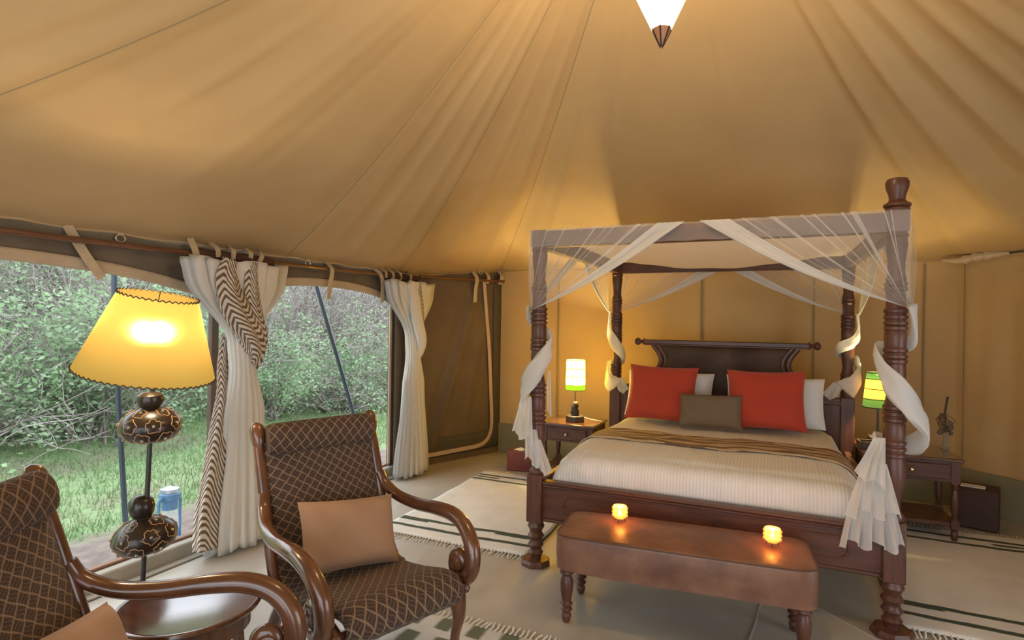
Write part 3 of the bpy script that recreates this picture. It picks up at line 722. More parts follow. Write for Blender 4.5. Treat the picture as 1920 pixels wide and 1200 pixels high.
for (x, y, front) in ((BX0, BY0, 1), (BX1, BY0, 1), (BX0, BY1, 0), (BX1, BY1, 0)):
    zb = 0.57 if front else 0.95
    m = MB(); m.lathe(post_profile(zb), 24, (x, y, 0))
    m.box((x, y, 2.055), (.094, .094, .10))
    post = m.build('post', 'wood', bed, world=True)
    m = MB(); m.box((x, y, (zb + .27) / 2), (.10, .10, zb - .27)); o = m.build('post_block', 'wood', bed, world=True, bev=.006)
    m = MB(); m.lathe([(.034, .035), (.036, .06), (.047, .075), (.036, .09), (.036, .105), (.050, .125), (.038, .145), (.038, .16), (.052, .18), (.038, .20), (.040, .215), (.054, .24), (.046, .262), (.045, .272)], 24, (x, y, 0)); m.build('foot', 'wood', bed, world=True)
    m = MB(); m.lathe([(.095, 0), (.095, .018), (.085, .034), (.034, .036)], 8, (x, y, 0)); m.build('foot_plinth', 'wood', bed, world=True, ang=20)
m = MB(); m.lathe([(.046, 2.10)] + ring(2.115, .056, .02) + ring(2.137, .060, .022) + [(.044, 2.152), (.035, 2.165), (.038, 2.19), (.050, 2.225), (.052, 2.25), (.044, 2.268), (.02, 2.275), (0, 2.276)], 24, (BX1, BY0, 0)); m.build('finial', 'wood', bed, world=True)
for nm, c, d, mt in (('canopy_rail', (-.398, BY0, 2.05), (1.82, .06, .10), 'wood_x'), ('canopy_rail', (-.398, BY1, 2.05), (1.82, .06, .10), 'wood_x'),
                     ('canopy_rail', (BX0, 4.42, 2.05), (.06, 1.92, .10), 'wood_y'), ('canopy_rail', (BX1, 4.42, 2.05), (.06, 1.92, .10), 'wood_y'),
                     ('side_rail', (BX0, 4.42, .41), (.045, 1.92, .22), 'wood_y'), ('side_rail', (BX1, 4.42, .41), (.045, 1.92, .22), 'wood_y'),
                     ('foot_rail', (-.398, BY0, .40), (1.83, .042, .24), 'wood_x')):
    m = MB(); m.box(c, d); m.build(nm, mt, bed, world=True, bev=.006)
# foot rail mouldings and the long raised panel with rounded ends
m = MB(); m.box((-.398, BY0 - .008, .525), (1.81, .075, .022)); m.build('foot_moulding', 'wood_x', bed, world=True, bev=.008)
m = MB(); m.box((-.398, BY0 - .006, .505), (1.81, .06, .016)); m.build('foot_moulding', 'wood_x', bed, world=True, bev=.006)
m = MB(); m.box((-.398, BY0 - .006, .292), (1.81, .055, .02)); m.build('foot_moulding', 'wood_x', bed, world=True, bev=.006)
for xc, hl in ((-.83, .28), (.03, .28)):
    pts = []
    for i in range(17): a = PI / 2 + PI * i / 16; pts.append((xc - hl + .055 * cos(a), BY0 - .022, .40 + .055 * sin(a)))
    for i in range(17): a = -PI / 2 + PI * i / 16; pts.append((xc + hl + .055 * cos(a), BY0 - .022, .40 + .055 * sin(a)))
    m = MB(); m.tube(pts, .006, 6, closed=True); m.build('panel_moulding', 'wood_x', bed, world=True)
# headboard
HBY = 5.40
m = MB(); m.box((-.405, HBY, 1.362), (1.37, .07, .042)); m.build('headboard_rail', 'wood_x', bed, world=True, bev=.008)
m = MB(); m.box((-.405, HBY, 1.338), (1.34, .05, .014)); m.build('headboard_rail', 'wood_x', bed, world=True, bev=.004)
for sg in (-1, 1):
    x = -.405 + sg * .685
    m = MB(); R = Matrix.Rotation(sg * PI / 2, 3, 'Y'); m.lathe([(.03, -.01), (.032, .0), (.02, .01), (.014, .02), (.016, .028), (.027, .036), (.034, .05), (.034, .064), (.024, .078), (0, .085)], 18, (x, HBY, 1.362), R); m.build('rail_finial', 'wood', bed, world=True)
    # three curved mouldings bounding the bitten side of the headboard
    for j, (off, rad, dy) in enumerate(((0, .024, -.005), (.045, .020, -.015), (.085, .020, -.005))):
        pts = []
        for i in range(21):
            k = i / 20; z = lerp(1.335, .90, k)
            bite = .075 * sin(PI * min(1, k * 1.55)) if k < .645 else -0.36 * ((k - .645) / .355) ** 1.5
            pts.append((-.405 - (-sg) * (.60 - bite - off), HBY + dy, z))
        m = MB(); m.tube(pts, rad, 10, sq=1.0); m.build('headboard_scroll', 'wood', bed, world=True)
    m = MB(); m.box((-.405 + sg * .80, HBY, .915), (.22, .06, .06)); m.build('headboard_shoulder', 'wood_x', bed, world=True, bev=.01)
    m = MB(); m.box((-.405 + sg * .80, HBY + .01, .70), (.24, .03, .40)); m.build('headboard_panel', 'wood', bed, world=True, bev=.004)
    m = MB(); m.box((-.405 + sg * .715, HBY - .008, .70), (.04, .035, .38)); m.build('headboard_stile', 'wood', bed, world=True, bev=.006)
m = MB()
def hb(u, v):
    z = lerp(.55, 1.335, v); k = (1.335 - z) / .435
    bite = .075 * sin(PI * min(1, k * 1.55)) if k < .645 else -0.10
    hw = min(.60 - bite - .05, .64); x = -.405 + (2 * u - 1) * hw
    q = (1 - abs(2 * u - 1) ** 6) * (1 - abs(2 * v - 1) ** 6)
    tu = .006 * sin(u * 24) * sin(v * 9)
    return (x, HBY - .012 - .035 * q ** .5 + tu * q, z)
m.grid(hb, 40, 26); m.build('headboard_leather', 'leather_head', bed, world=True, solid=.02)
m = MB(); m.box((-.405, HBY + .02, .74), (1.5, .02, .45)); m.build('headboard_panel', 'wood_x', bed, world=True)

# bedding
m = MB()
MX0, MX1, MY0, MY1 = -1.285, .49, 3.455, 5.33
def duv(u, v):
    # v: 0 hem at foot, .3 top edge, 1 head ; u across, with sides turned down
    su = pl([(0, 0), (1, 1)], u)
    x = lerp(MX0, MX1, u); edge = min(u, 1 - u)
    if v < .28:
        k = v / .28; a = k * PI / 2
        z = .50 + .19 * sin(a) ** .8 if k > 0 else .50; y = MY0 + .015 + .13 * (1 - cos(a)) ** 1.3 - .012 * sin(PI * k)
    else:
        k = (v - .28) / .72; y = lerp(MY0 + .145, MY1, k); z = .69 + .035 * sin(PI * min(1, k * 1.2 + .1))
    rnd = min(1, edge / .10); drop = (1 - math.sqrt(max(0, 1 - (1 - rnd) ** 2))) * .19
    zz = max(.46 if v > .1 else .50, z - drop)
    wr = .006 * sin(x * 38 + 2 * sin(x * 7)) * (v < .30) * sin(PI * min(1, v / .28)) + .004 * sin(x * 9 + y * 5)
    return (x, y - wr if v < .28 else y, zz + (wr if v >= .28 else 0))
m.grid(duv, 120, 70, uvf=lambda u, v: (u * 1.8, v * 2.2))
o = m.build('duvet', 'duvet', ang=180); tag(o, 'ribbed off-white duvet covering the four-poster bed', 'duvet')
m = MB(); m.box(((MX0 + MX1) / 2, (MY0 + MY1) / 2 + .02, .54), (1.70, 1.82, .24)); m.build('mattress', 'pillow_white', bed, world=True, bev=.05, seg=4)
m = MB()
def run(u, v):
    uu = lerp(-0.008, 1.008, u); vv = lerp(.425, .572, v) + .008 * sin(u * 11) - 0.006 * u
    q = duv(max(0, min(1, uu)), vv); return (q[0] + (uu - max(0, min(1, uu))) * 1.4, q[1], q[2] + .010 + .003 * sin(u * 40 + v * 8))
m.grid(run, 90, 12, uvf=lambda u, v: (u * 1.8, v * .45)); tag(m.build('bed_runner', 'runner', solid=.008, ang=180), 'brown and tan zebra striped runner laid across the duvet', 'bed runner')

def cushion(name, label, cat, mat, c, w, h, th, rx, rz=0.0, rool=0.0, group=None, dent=.03):
    """upright soft cushion, local x across, z up, leaning back by rx"""
    m = MB(); R = Matrix.Rotation(rz, 3, 'Z') @ Matrix.Rotation(-rx, 3, 'X') @ Matrix.Rotation(rool, 3, 'Y'); n = 22
    for sgn in (-1, 1):
        def fn(u, v):
            a, b = 2 * u - 1, 2 * v - 1
            pin = 1 - dent * (1 - a * a) * 1.6 * abs(b) ** 3; pin2 = 1 - dent * (1 - b * b) * 1.6 * abs(a) ** 3
            q = max(0, (1 - a ** 4) * (1 - b ** 4)) ** .55
            wr = .006 * sin(7 * a + 3 * b) * q
            return R @ V(a * w / 2 * pin2, sgn * (th / 2 * q + wr) , b * h / 2 * pin)
        m.grid(fn if sgn > 0 else (lambda u, v: fn(1 - u, v)), n, n, uvf=lambda u, v: (u, v))
    zmin = min(p.z for p in m.v)
    o = m.build(name, mat, ang=80); o.location = (c[0], c[1], c[2] - zmin); return tag(o, label, cat, group)
BT = .722
cushion('pillow', 'white pillow behind the left red cushion', 'pillow', 'pillow_white', (-.82, 5.16, BT), .74, .42, .17, .42, group='white bed pillows')
cushion('pillow', 'white pillow behind the right red cushion', 'pillow', 'pillow_white', (.015, 5.16, BT), .74, .42, .17, .42, group='white bed pillows')
cushion('red_cushion', 'square red cushion nearer the left bedside lamp', 'cushion', 'red', (-.845, 4.93, BT), .57, .48, .16, .38, rool=.02, group='red bed cushions', dent=.045)
cushion('red_cushion', 'square red cushion nearer the right bedside lamp', 'cushion', 'red', (-.045, 4.91, BT), .57, .48, .16, .38, rool=-.02, group='red bed cushions', dent=.045)
cushion('taupe_cushion', 'small oblong taupe cushion between the red cushions', 'cushion', 'taupe', (-.44, 4.76, BT), .47, .27, .12, .38, rool=-.02)

# ---------------------------------------------------------------- mosquito net
net = thing('mosquito_net', 'sheer white mosquito net draped and knotted round the bed posts', 'mosquito net', (-0.4, 4.42, 0))
m = MB(); m.grid(lambda u, v: (lerp(BX0, BX1, u), lerp(BY0, BY1, v), 2.108 - .16 * (sin(PI * u) * sin(PI * v)) ** .8 + .004 * sin(u * 30) * sin(PI * v)), 40, 40)
m.build('net_top', 'net_top', net, world=True, ang=180)
def swag(A, B, C, n, sag, nf=8, seed=0):
    A, B, C, n = Vector(A), Vector(B), Vector(C), Vector(n); r = random.Random(seed); ph = [r.uniform(0, 6.28) for _ in range(6)]
    def fn(s, t):
        T = A.lerp(B, s); p = T.lerp(C, t)
        p += V(0, 0, -sag * sin(PI * t) * (1 - s) ** 1.5)
        am = .011 * (1 - s * .4) * (1 - t * .75) * min(1, t * 6 + .25)
        f = sin(2 * PI * nf * s + ph[0]) + .6 * sin(2 * PI * nf * 1.7 * s + ph[1]) + .4 * sin(2 * PI * nf * 3.1 * s + ph[2])
        return p + n * (.012 + am * (f + 1.2) * .6 + .02 * sin(PI * t))
    m = MB(); m.grid(fn, 90, 26); m.build('net_swag', 'net', net, world=True, ang=180)
    for q in range(9):
        s0 = .16 + .82 * (q + r.uniform(.0, 1.0)) / 9; w = r.choice((.006, .008, .012, .03))
        m = MB(); k0 = r.uniform(-.05, .05); m.grid(lambda u, v: fn(max(0, min(1, s0 + k0 * v + u * w * (1 - .4 * v))), v) + n * .003, 3, 26); m.build('net_fold', 'net_fold', net, world=True, ang=180)
    # gathered hem along the lower edge
    m = MB(); H = [fn(0, k / 24) for k in range(25)]
    m.grid(lambda u, v: fn(u * .16, v) + n * (.004 + .004 * sin(u * 30)), 14, 26); m.build('net_hem', 'net_dense', net, world=True, ang=180)
e = .052
FLc, FRc, BLc, BRc = (BX0 - .03, BY0 - .05, 1.60), (BX1 + .04, BY0 - .06, 1.625), (BX0, BY1 - .05, 1.63), (BX1, BY1 - .05, 1.62)
swag((-.46, BY0 - e, 2.105), (BX0 - .05, BY0 - e, 2.107), FLc, (0, -1, 0), .045, 7, 1)
swag((-.38, BY0 - e, 2.105), (BX1 + .05, BY0 - e, 2.107), FRc, (0, -1, 0), .05, 7, 2)
swag((-.42, BY1 - .01, 2.02), (BX0, BY1 - .01, 2.06), BLc, (0, 1, 0), .03, 7, 3)
swag((-.36, BY1 - .01, 2.02), (BX1, BY1 - .01, 2.06), BRc, (0, 1, 0), .03, 7, 4)
swag((BX0 - .04, 4.55, 2.1), (BX0 - .04, BY0, 2.1), (BX0 - .055, BY0, 1.60), (-1, 0, 0), .03, 6, 5)
swag((BX0 - .04, 4.45, 2.1), (BX0 - .04, BY1, 2.1), (BX0 - .055, BY1 - .02, 1.63), (-1, 0, 0), .03, 6, 6)
swag((BX1 + .04, 4.45, 2.1), (BX1 + .04, BY0, 2.1), (BX1 + .055, BY0, 1.62), (1, 0, 0), .03, 6, 7)
swag((BX1 + .04, 4.35, 2.1), (BX1 + .04, BY1, 2.1), (BX1 + .055, BY1 - .02, 1.62), (1, 0, 0), .03, 6, 8)
# cloth thrown over the front rail
m = MB(); m.grid(lambda u, v: (lerp(BX0 - .05, BX1 + .05, u), BY0 + pl([(0, .05), (.5, -.02), (.75, -.052), (1, -.056)], v), pl([(0, 2.106), (.5, 2.112), (.75, 2.10), (1, 2.0)], v) + .003 * sin(u * 70 + v * 3)), 120, 10); m.build('net_rail_cover', 'net', net, world=True, ang=180)
def wrapcloth(cx, cy, seq, wid, mat='net_dense'):
    pts = [(cx + r * cos(math.radians(a)), cy + r * sin(math.radians(a)), z) for (a, z, r) in seq]
    P = spline(pts, 8); k = len(P); m = MB(); n = 16; vs = []; fs = []
    for j in range(k):
        tt = (P[min(j + 1, k - 1)] - P[max(j - 1, 0)]).normalized(); out = V(P[j].x - cx, P[j].y - cy, 0); out = out.normalized() if out.length > 1e-5 else V(1, 0, 0)
        a = (out - tt * out.dot(tt)).normalized(); b = tt.cross(a); w = pl(wid, j / (k - 1))
        for i in range(n):
            q = 2 * PI * i / n; r = 1 + .16 * sin(4 * q + j * .25) + .08 * sin(7 * q - j * .2); vs.append(P[j] + b * (w * cos(q) * r) + a * (min(w * .3, .02) * sin(q) * r + .006))
    for j in range(k - 1):
        for i in range(n): i2 = (i + 1) % n; fs.append((j * n + i, j * n + i2, j * n + n + i2, j * n + n + i))
    fs += [tuple(reversed(range(n))), tuple((k - 1) * n + i for i in range(n))]
    m.add(vs, fs); m.build('net_wrap', mat, net, world=True, ang=180)
wrapcloth(BX0, BY0, [(190, 1.63, .066), (170, 1.57, .068), (120, 1.50, .075), (60, 1.45, .075), (10, 1.40, .072), (-40, 1.32, .085), (-85, 1.22, .085), (-130, 1.12, .085), (-165, 1.04, .09), (-175, .96, .10)], [(0, .03), (.2, .03), (.45, .035), (.65, .055), (.85, .06), (1, .05)])
wrapcloth(BX1, BY0, [(-30, 1.64, .066), (-5, 1.55, .07), (20, 1.46, .072), (80, 1.42, .075), (150, 1.42, .075), (195, 1.38, .078), (235, 1.30, .075), (275, 1.22, .078), (320, 1.12, .09), (350, 1.04, .12), (372, .97, .11), (420, .93, .085), (500, .96, .08), (545, .97, .08)], [(0, .045), (.2, .035), (.4, .03), (.55, .05), (.72, .06), (.85, .04), (1, .03)])
wrapcloth(BX0, BY1, [(200, 1.64, .06), (190, 1.55, .065), (215, 1.46, .07), (260, 1.36, .07), (310, 1.27, .07), (360, 1.20, .07), (430, 1.16, .07), (500, 1.14, .07), (550, 1.09, .07), (600, 1.00, .085), (640, .94, .12)], [(0, .03), (.3, .045), (.6, .03), (.8, .05), (1, .075)])
wrapcloth(BX1, BY1, [(-20, 1.63, .06), (-10, 1.52, .068), (-40, 1.44, .07), (-90, 1.39, .07), (-150, 1.35, .07), (-200, 1.31, .07), (-280, 1.27, .07), (-340, 1.24, .07), (-380, 1.16, .075), (-425, 1.08, .085), (-465, 1.02, .12)], [(0, .03), (.3, .04), (.6, .03), (.8, .05), (1, .075)])
def ruffle(top, Lp, Rp, npl, amp, nm='net_tail', tw=.03, ragged=.02, seed=0):
    top, Lp, Rp = Vector(top), Vector(Lp), Vector(Rp); r = random.Random(seed); ph = r.uniform(0, 6)
    def fn(u, t):
        tp = top + V((u - .5) * tw, 0, 0); b = Lp.lerp(Rp, u); p = tp.lerp(b, t ** .85)
        f = sin(2 * PI * npl * u + ph + 1.2 * t) + .5 * sin(2 * PI * npl * 1.9 * u + 2 * ph)
        p += V(.3 * amp * t * cos(2 * PI * npl * u + ph), -amp * t * (f * .7 + .5), ragged * t * sin(2 * PI * npl * u * .5 + ph))
        return p
    m = MB(); m.grid(fn, 60, 18); m.build(nm, 'net_dense', net, world=True, ang=180)
yq = BY0 - .075
ruffle((-1.40, yq, 1.06), (-1.475, yq - .03, .83), (-1.335, yq - .03, .79), 3, .022, seed=1, tw=.07)
ruffle((-1.37, yq, .86), (-1.40, yq - .01, .68), (-1.27, yq - .01, .62), 3, .022, seed=2, tw=.08)
ruffle((-1.34, yq, .80), (-1.32, yq + .015, .60), (-1.22, yq + .015, .60), 2, .018, seed=3, tw=.08)
ruffle((-1.30, BY0 + .05, 1.22), (-1.30, BY0 + .03, .98), (-1.27, BY0 + .03, .94), 1, .01, seed=9, tw=.02)
ruffle((.485, yq, .985), (.375, yq - .03, .80), (.50, yq - .035, .76), 3, .026, seed=4, tw=.05)
ruffle((.465, yq - .005, .86), (.345, yq - .01, .60), (.585, yq - .035, .62), 4, .03, seed=5, tw=.10)
ruffle((.455, yq, .72), (.315, yq - .005, .445), (.59, yq - .02, .46), 5, .032, seed=6, tw=.16)
ruffle((-1.30, BY1 - .10, 1.02), (-1.30, BY1 - .12, .89), (-1.19, BY1 - .14, .91), 2, .02, seed=7, tw=.08)
ruffle((.49, BY1 - .10, 1.08), (.36, BY1 - .14, .965), (.48, BY1 - .12, .95), 2, .02, seed=8, tw=.08)

# ================================================================ NIGHTSTANDS, BEDSIDE LAMPS, BOXES
def turned_leg(x, y, z0, z1, r=.024):
    h = z1 - z0; P = [(.62, 0), (.9, .03), (.7, .06), (.62, .08), (1.0, .11), (.62, .14), (.75, .18), (1.0, .35), (1.05, .55), (.85, .72), (.6, .80), (1.0, .84), (.65, .88), (1.0, .92), (1.0, 1.0)]
    return MB().lathe([(a * r, z0 + b * h) for a, b in P], 16, (x, y, 0))
def nightstand(label, loc, rz, w=.60, d=.47, h=.60):
    t = thing('nightstand', label, 'nightstand', loc, rz, 'bedside tables')
    MB().box((0, 0, h - .012), (w + .03, d + .03, .024)).build('top', 'wood_top', t, bev=.006)
    MB().box((0, 0, h - .10), (w - .02, d - .02, .15)).build('case', 'wood_x', t, bev=.003)
    dr = MB().box((0, -d / 2, h - .098), (w - .13, .018, .105)).build('drawer', 'wood_x', t, bev=.005)
    MB().lathe([(.006, 0), (.006, .012), (.013, .018), (.014, .026), (.008, .032), (0, .033)], 14, (0, -d / 2 - .009, h - .098), Matrix.Rotation(PI / 2, 3, 'X')).build('knob', 'brass', dr)
    MB().box((0, 0, .125), (w - .03, d - .03, .028)).build('shelf', 'wood_x', t, bev=.004)
    for sx in (-1, 1):
        for sy in (-1, 1):
            x, y = sx * (w / 2 - .03), sy * (d / 2 - .03)
            m = turned_leg(x, y, .145, h - .17); m.box((x, y, .125), (.05, .05, .06)); m.box((x, y, h - .10), (.052, .052, .16)); m2 = turned_leg(x, y, 0, .10, .022); m.add(m2.v, m2.f); m.build('leg', 'wood', t)
    return t
nightstand('dark wooden nightstand left of the bed, beside the corner flap', (-1.78, 5.47, 0), 0, .52, .45, .56)
nightstand('dark wooden nightstand with drawer right of the bed', (.925, 5.28, 0), 0.02)

YEL, GRN, AMB = (1.0, 0.66, 0.08), (0.40, 0.70, 0.03), (1.0, 0.58, 0.05)
def glow_mat(name, bands, z0, z1, strength, hz, hw, hot):
    """lit fabric shade with coloured bands; brightest level with the bulb"""
    m = newmat(name); nt, N, L, b = nodes_of(m)
    v = coords(N, L); sep = N.new('ShaderNodeSeparateXYZ'); L.new(v, sep.inputs[0]); z = ramp(N, L, sep.outputs[2], z0, z1); col = None
    for fr, c in bands:
        if col is None:
            r = N.new('ShaderNodeRGB'); r.outputs[0].default_value = c + (1,); col = r.outputs[0]; last = fr
        else: col = mixc(N, L, ramp(N, L, z, last - .004, last + .004), col, c); last = fr
    L.new(col, b.inputs['Base Color']); b.inputs['Roughness'].default_value = .8; L.new(col, b.inputs['Emission Color'])
    dz = mth(N, L, 'DIVIDE', mth(N, L, 'SUBTRACT', z, hz), hw)
    g = mth(N, L, 'POWER', 2.718, mth(N, L, 'MULTIPLY', mth(N, L, 'MULTIPLY', dz, dz), -1.0))
    L.new(mth(N, L, 'ADD', mth(N, L, 'MULTIPLY', g, hot), strength), b.inputs['Emission Strength'])
shade_mat('shade_bed_yellow', [(.17, (.022, .045, .001)), (1.0, (1.0, .70, .05))], .31, .60, forward=.6, rough=.45, emis=15.0)
shade_mat('shade_bed_green', [(.24, (.075, .125, .022)), (.82, (.44, .27, .05)), (1.0, (.075, .135, .03))], .30, .57, forward=.5, rough=.35, emis=1.5)
glow_mat('shade_pendant', [(1.0, (1.0, .79, .48))], .07, .62, 9.0, .6, .6, 9.0)

def bedlamp(label, loc, r0_, r1_, mat, bands, fig):
    t = thing('bedside_lamp', label, 'lamp', loc, 0, 'bedside lamps')
    z0, z1 = (.31, .60) if fig else (.30, .57)
    if fig:
        MB().lathe([(.088, 0), (.09, .015), (.088, .055), (.08, .06)], 8, R=Matrix.Rotation(.3, 3, 'Z')).build('base', 'carving', t, bev=.004, ang=25)
        m = MB(); m.tube([(0, 0, .055), (.004, 0, .09), (-.006, 0, .13), (.006, 0, .17), (.01, 0, .195)], [.036, .038, .033, .036, .022], 12); m.sphere((-.03, -.01, .09), .018); m.sphere((.012, -.02, .175), .02); m.build('carved_figure', 'carving', t)
    else:
        MB().box((0, 0, .035), (.12, .12, .07)).build('base', 'carving', t, bev=.006)
    MB().tube([(0, 0, .06), (0, 0, z0 + .05)], .0085 if not fig else .006, 10).build('stem', 'dark_iron', t)
    m = MB(); n = 36
    m.grid(lambda u, v: (lerp(r0_, r1_, v) * cos(2 * PI * u), lerp(r0_, r1_, v) * sin(2 * PI * u), lerp(z0, z1, v)), n, 6, cu=True)
    sh = m.build('shade', mat, t, solid=.003, ang=60)
    for fr in bands:
        r = lerp(r0_, r1_, fr) + .002; z = lerp(z0, z1, fr)
        MB().tube([(r * cos(2 * PI * i / 36), r * sin(2 * PI * i / 36), z) for i in range(36)], .0036, 6, closed=True).build('band_wire', 'stitch' if not fig else 'engraving', sh)
    MB().sphere((0, 0, lerp(z0, z1, .64)), .024, 12).build('bulb', 'bulb', t)
    point_light('bedside_bulb_light', (0, 0, lerp(z0, z1, .64)), BEDLAMP_W * (1.0 if fig else .60), (1.0, .80, .36), .03, t)
    return t
l1 = bedlamp('bedside lamp with yellow drum shade and carved base on left nightstand', (-1.755, 5.42, .56), .094, .088, 'shade_bed_yellow', (0, .17, .45, .72, 1), True)
m = MB(); m.tube(spline([(.07, .02, .05), (.12, .03, .035), (.18, .06, .02), (.24, .10, .006)], 6), .004, 6); m.build('cord', 'wire', l1)
l2 = bedlamp('bedside lamp with green and yellow banded shade on right nightstand', (.76, 5.33, .60), .105, .078, 'shade_bed_green', (0, .24, .53, .82, 1), False)
# tray on the right nightstand
t = thing('wicker_tray', 'small dark open tray behind the bed post on right nightstand', 'tray', (.70, 5.18, .60), .1)
MB().box((0, 0, .006), (.18, .13, .012)).build('bottom', 'wicker', t)
for c, d in (((-.085, 0, .03), (.01, .13, .05)), ((.085, 0, .03), (.01, .13, .05)), ((0, -.06, .03), (.16, .01, .05)), ((0, .06, .03), (.16, .01, .05))):
    MB().box(c, d).build('side', 'wicker', t, bev=.002)
t = thing('waste_box', 'red-brown wooden box with paper on floor left of the bed', 'box', (-2.37, 5.52, 0), .25)
MB().box((0, 0, .10), (.25, .20, .20)).build('body', 'box_red', t, bev=.008)
m = MB(); m.grid(lambda u, v: (lerp(-.06, .06, u), lerp(-.05, .05, v), .202 + .016 * sin(PI * u) * sin(PI * v) + .004 * sin(9 * u + 5 * v)), 10, 8); m.build('paper', 'paper', t, solid=.002)
t = thing('storage_box', 'dark brown box on floor beyond the right nightstand', 'box', (1.46, 5.60, 0), -.3)
MB().box((0, 0, .15), (.28, .26, .30)).build('body', 'box_dark', t, bev=.012)
MB().box((-.02, -.02, .303), (.15, .09, .006)).build('paper', 'paper', t)
# dried twig ornament
t = thing('dried_ornament', 'dried twig and seed pod ornament in slim holder by right nightstand', 'ornament', (1.22, 5.44, .60), 0)
MB().lathe([(.03, 0), (.032, .008), (.012, .02), (.010, .12), (.013, .125)], 12).build('holder', 'curb', t)
r = random.Random(4)
m = MB(); m.tube([(0, 0, .02), (.003, 0, .16), (-.004, 0, .28), (.012, 0, .40)], [.007, .006, .007, .009], 7); m.build('stick', 'twig_dark', t)
for i in range(14):
    a = r.uniform(0, 6.28); rr_ = r.uniform(.035, .065); z0 = r.uniform(.13, .18)
    m = MB(); m.tube(spline([(0, 0, z0), (rr_ * cos(a), rr_ * sin(a), z0 + r.uniform(.0, .05)), (rr_ * .7 * cos(a + .5), rr_ * .7 * sin(a + .5), z0 + r.uniform(.06, .10)), (0, 0, .27)], 5), .003, 5); m.build('loop', 'seedpod', t)
for i in range(9):
    a = r.uniform(0, 6.28); m = MB(); m.sphere((.035 * cos(a), .03 * sin(a), r.uniform(.12, .20)), r.uniform(.012, .022), 8, (1, .7, 1.2)); m.build('seed_pod', 'seedpod', t)

# ================================================================ BENCH AND CANDLES
bn = thing('leather_bench', 'long brown leather bench with turned legs at the bed foot', 'bench', (-.415, 3.03, 0), math.radians(4.6))
bw, bd, bz0, bz1 = 1.21, .44, .275, .455
m = MB()
def rbox(w, d, z0, z1, r, sag=0.0):
    n = 20
    def prof(v):
        if v < .12: k = v / .12; return .80 + .20 * k, z0
        if v < .22: a = (v - .12) / .10 * PI / 2; return 1.0 + 0 * a, z0 + r * (1 - cos(a))
        if v < .72: k = (v - .22) / .5; return 1.0 + .012 * sin(PI * k), lerp(z0 + r, z1 - r * .6, k)
        a = (v - .72) / .28 * PI / 2; return (1 - (1 - cos(a)) * .10), z1 - r * .6 * (1 - sin(a))
    def fn(u, v):
        a = 2 * PI * u; q = 9.0; c, s_ = cos(a), sin(a); k = (abs(c) ** q + abs(s_) ** q) ** (-1 / q)
        f, z = prof(v); x = c * k * (w / 2 - .03 * (1 - f) * 8); y = s_ * k * (d / 2 - .03 * (1 - f) * 8)
        return (x, y, z + .003 * sin(7 * x) * (v < .3))
    mm = MB(); mm.grid(fn, 160, 30, cu=True)
    # lid closing the top with a gentle crown
    def lid(u, v):
        a = 2 * PI * u; b = fn(u, 1.0); k = 1 - v
        return (b[0] * k, b[1] * k, b[2] + .014 * (1 - k ** 2) + .0025 * sin(6 * b[0] * k + 1) * v)
    mm.grid(lid, 160, 14, cu=True); mm.grid(lambda u, v: (fn(u, 0)[0] * (1 - v), fn(u, 0)[1] * (1 - v), z0), 40, 2, cu=True)
    return mm, fn
mm, fnb = rbox(bw, bd, bz0, bz1, .03); mm.build('padded_seat', 'leather', bn, ang=60)
m = MB(); m.tube([Vector(fnb(i / 160, .80)) * 1.0 + V(0, 0, .001) for i in range(160)], .0045, 6, closed=True); m.build('piping', 'leather_edge', bn)
for sx in (-1, 1):
    for sy in (-1, 1):
        x, y = sx * (bw / 2 - .06), sy * (bd / 2 - .055); h = .285
        MB().lathe([(.014, 0), (.02, .01), (.026, .035), (.018, .05), (.03, .065), (.018, .08), (.032, .095), (.022, .11), (.026, .125), (.032, .16), (.034, .20), (.026, .232), (.022, .24), (.036, .252), (.034, .262), (.034, h)], 18, (x, y, 0)).build('leg', 'wood', bn)
def candle(label, x, y):
    t = thing('candle_holder', label, 'candle holder', (x, y, bz1 + .0125), 0, 'tealights on the bench'); t.scale = (.85, .85, .95)
    m = MB()
    for i in range(3): a = 2 * PI * i / 3 + .5; m.tube([(.038 * cos(a), .038 * sin(a), 0), (.03 * cos(a), .03 * sin(a), .012), (.026 * cos(a), .026 * sin(a), .02)], .003, 6)
    m.build('foot_wire', 'dark_iron', t)
    MB().lathe([(.0, .018), (.03, .02), (.040, .035), (.043, .055), (.040, .075), (.042, .088)], 20, cap=False).build('glass_cup', 'glass', t, solid=.002)
    for z in (.035, .055, .075):
        m = MB()
        for i in range(16): a = 2 * PI * i / 16 + z * 40; m.sphere((.045 * cos(a), .045 * sin(a), z), .0065, 6)
        m.build('bead_ring', 'glass', t)
    MB().lathe([(0, .022), (.019, .022), (.019, .04), (0, .041)], 16).build('tealight', 'wax', t)
    MB().lathe([(0, .042), (.007, .05), (.006, .058), (.0015, .075), (0, .078)], 10).build('flame', 'flame', t)
    point_light('candle_light', (0, 0, .07), 1.0, (1.0, .52, .18), .012, t)
candle('lit glass tealight near the left end of the leather bench', -.735, 3.07)
candle('lit glass tealight near the right end of the leather bench', .01, 3.07)

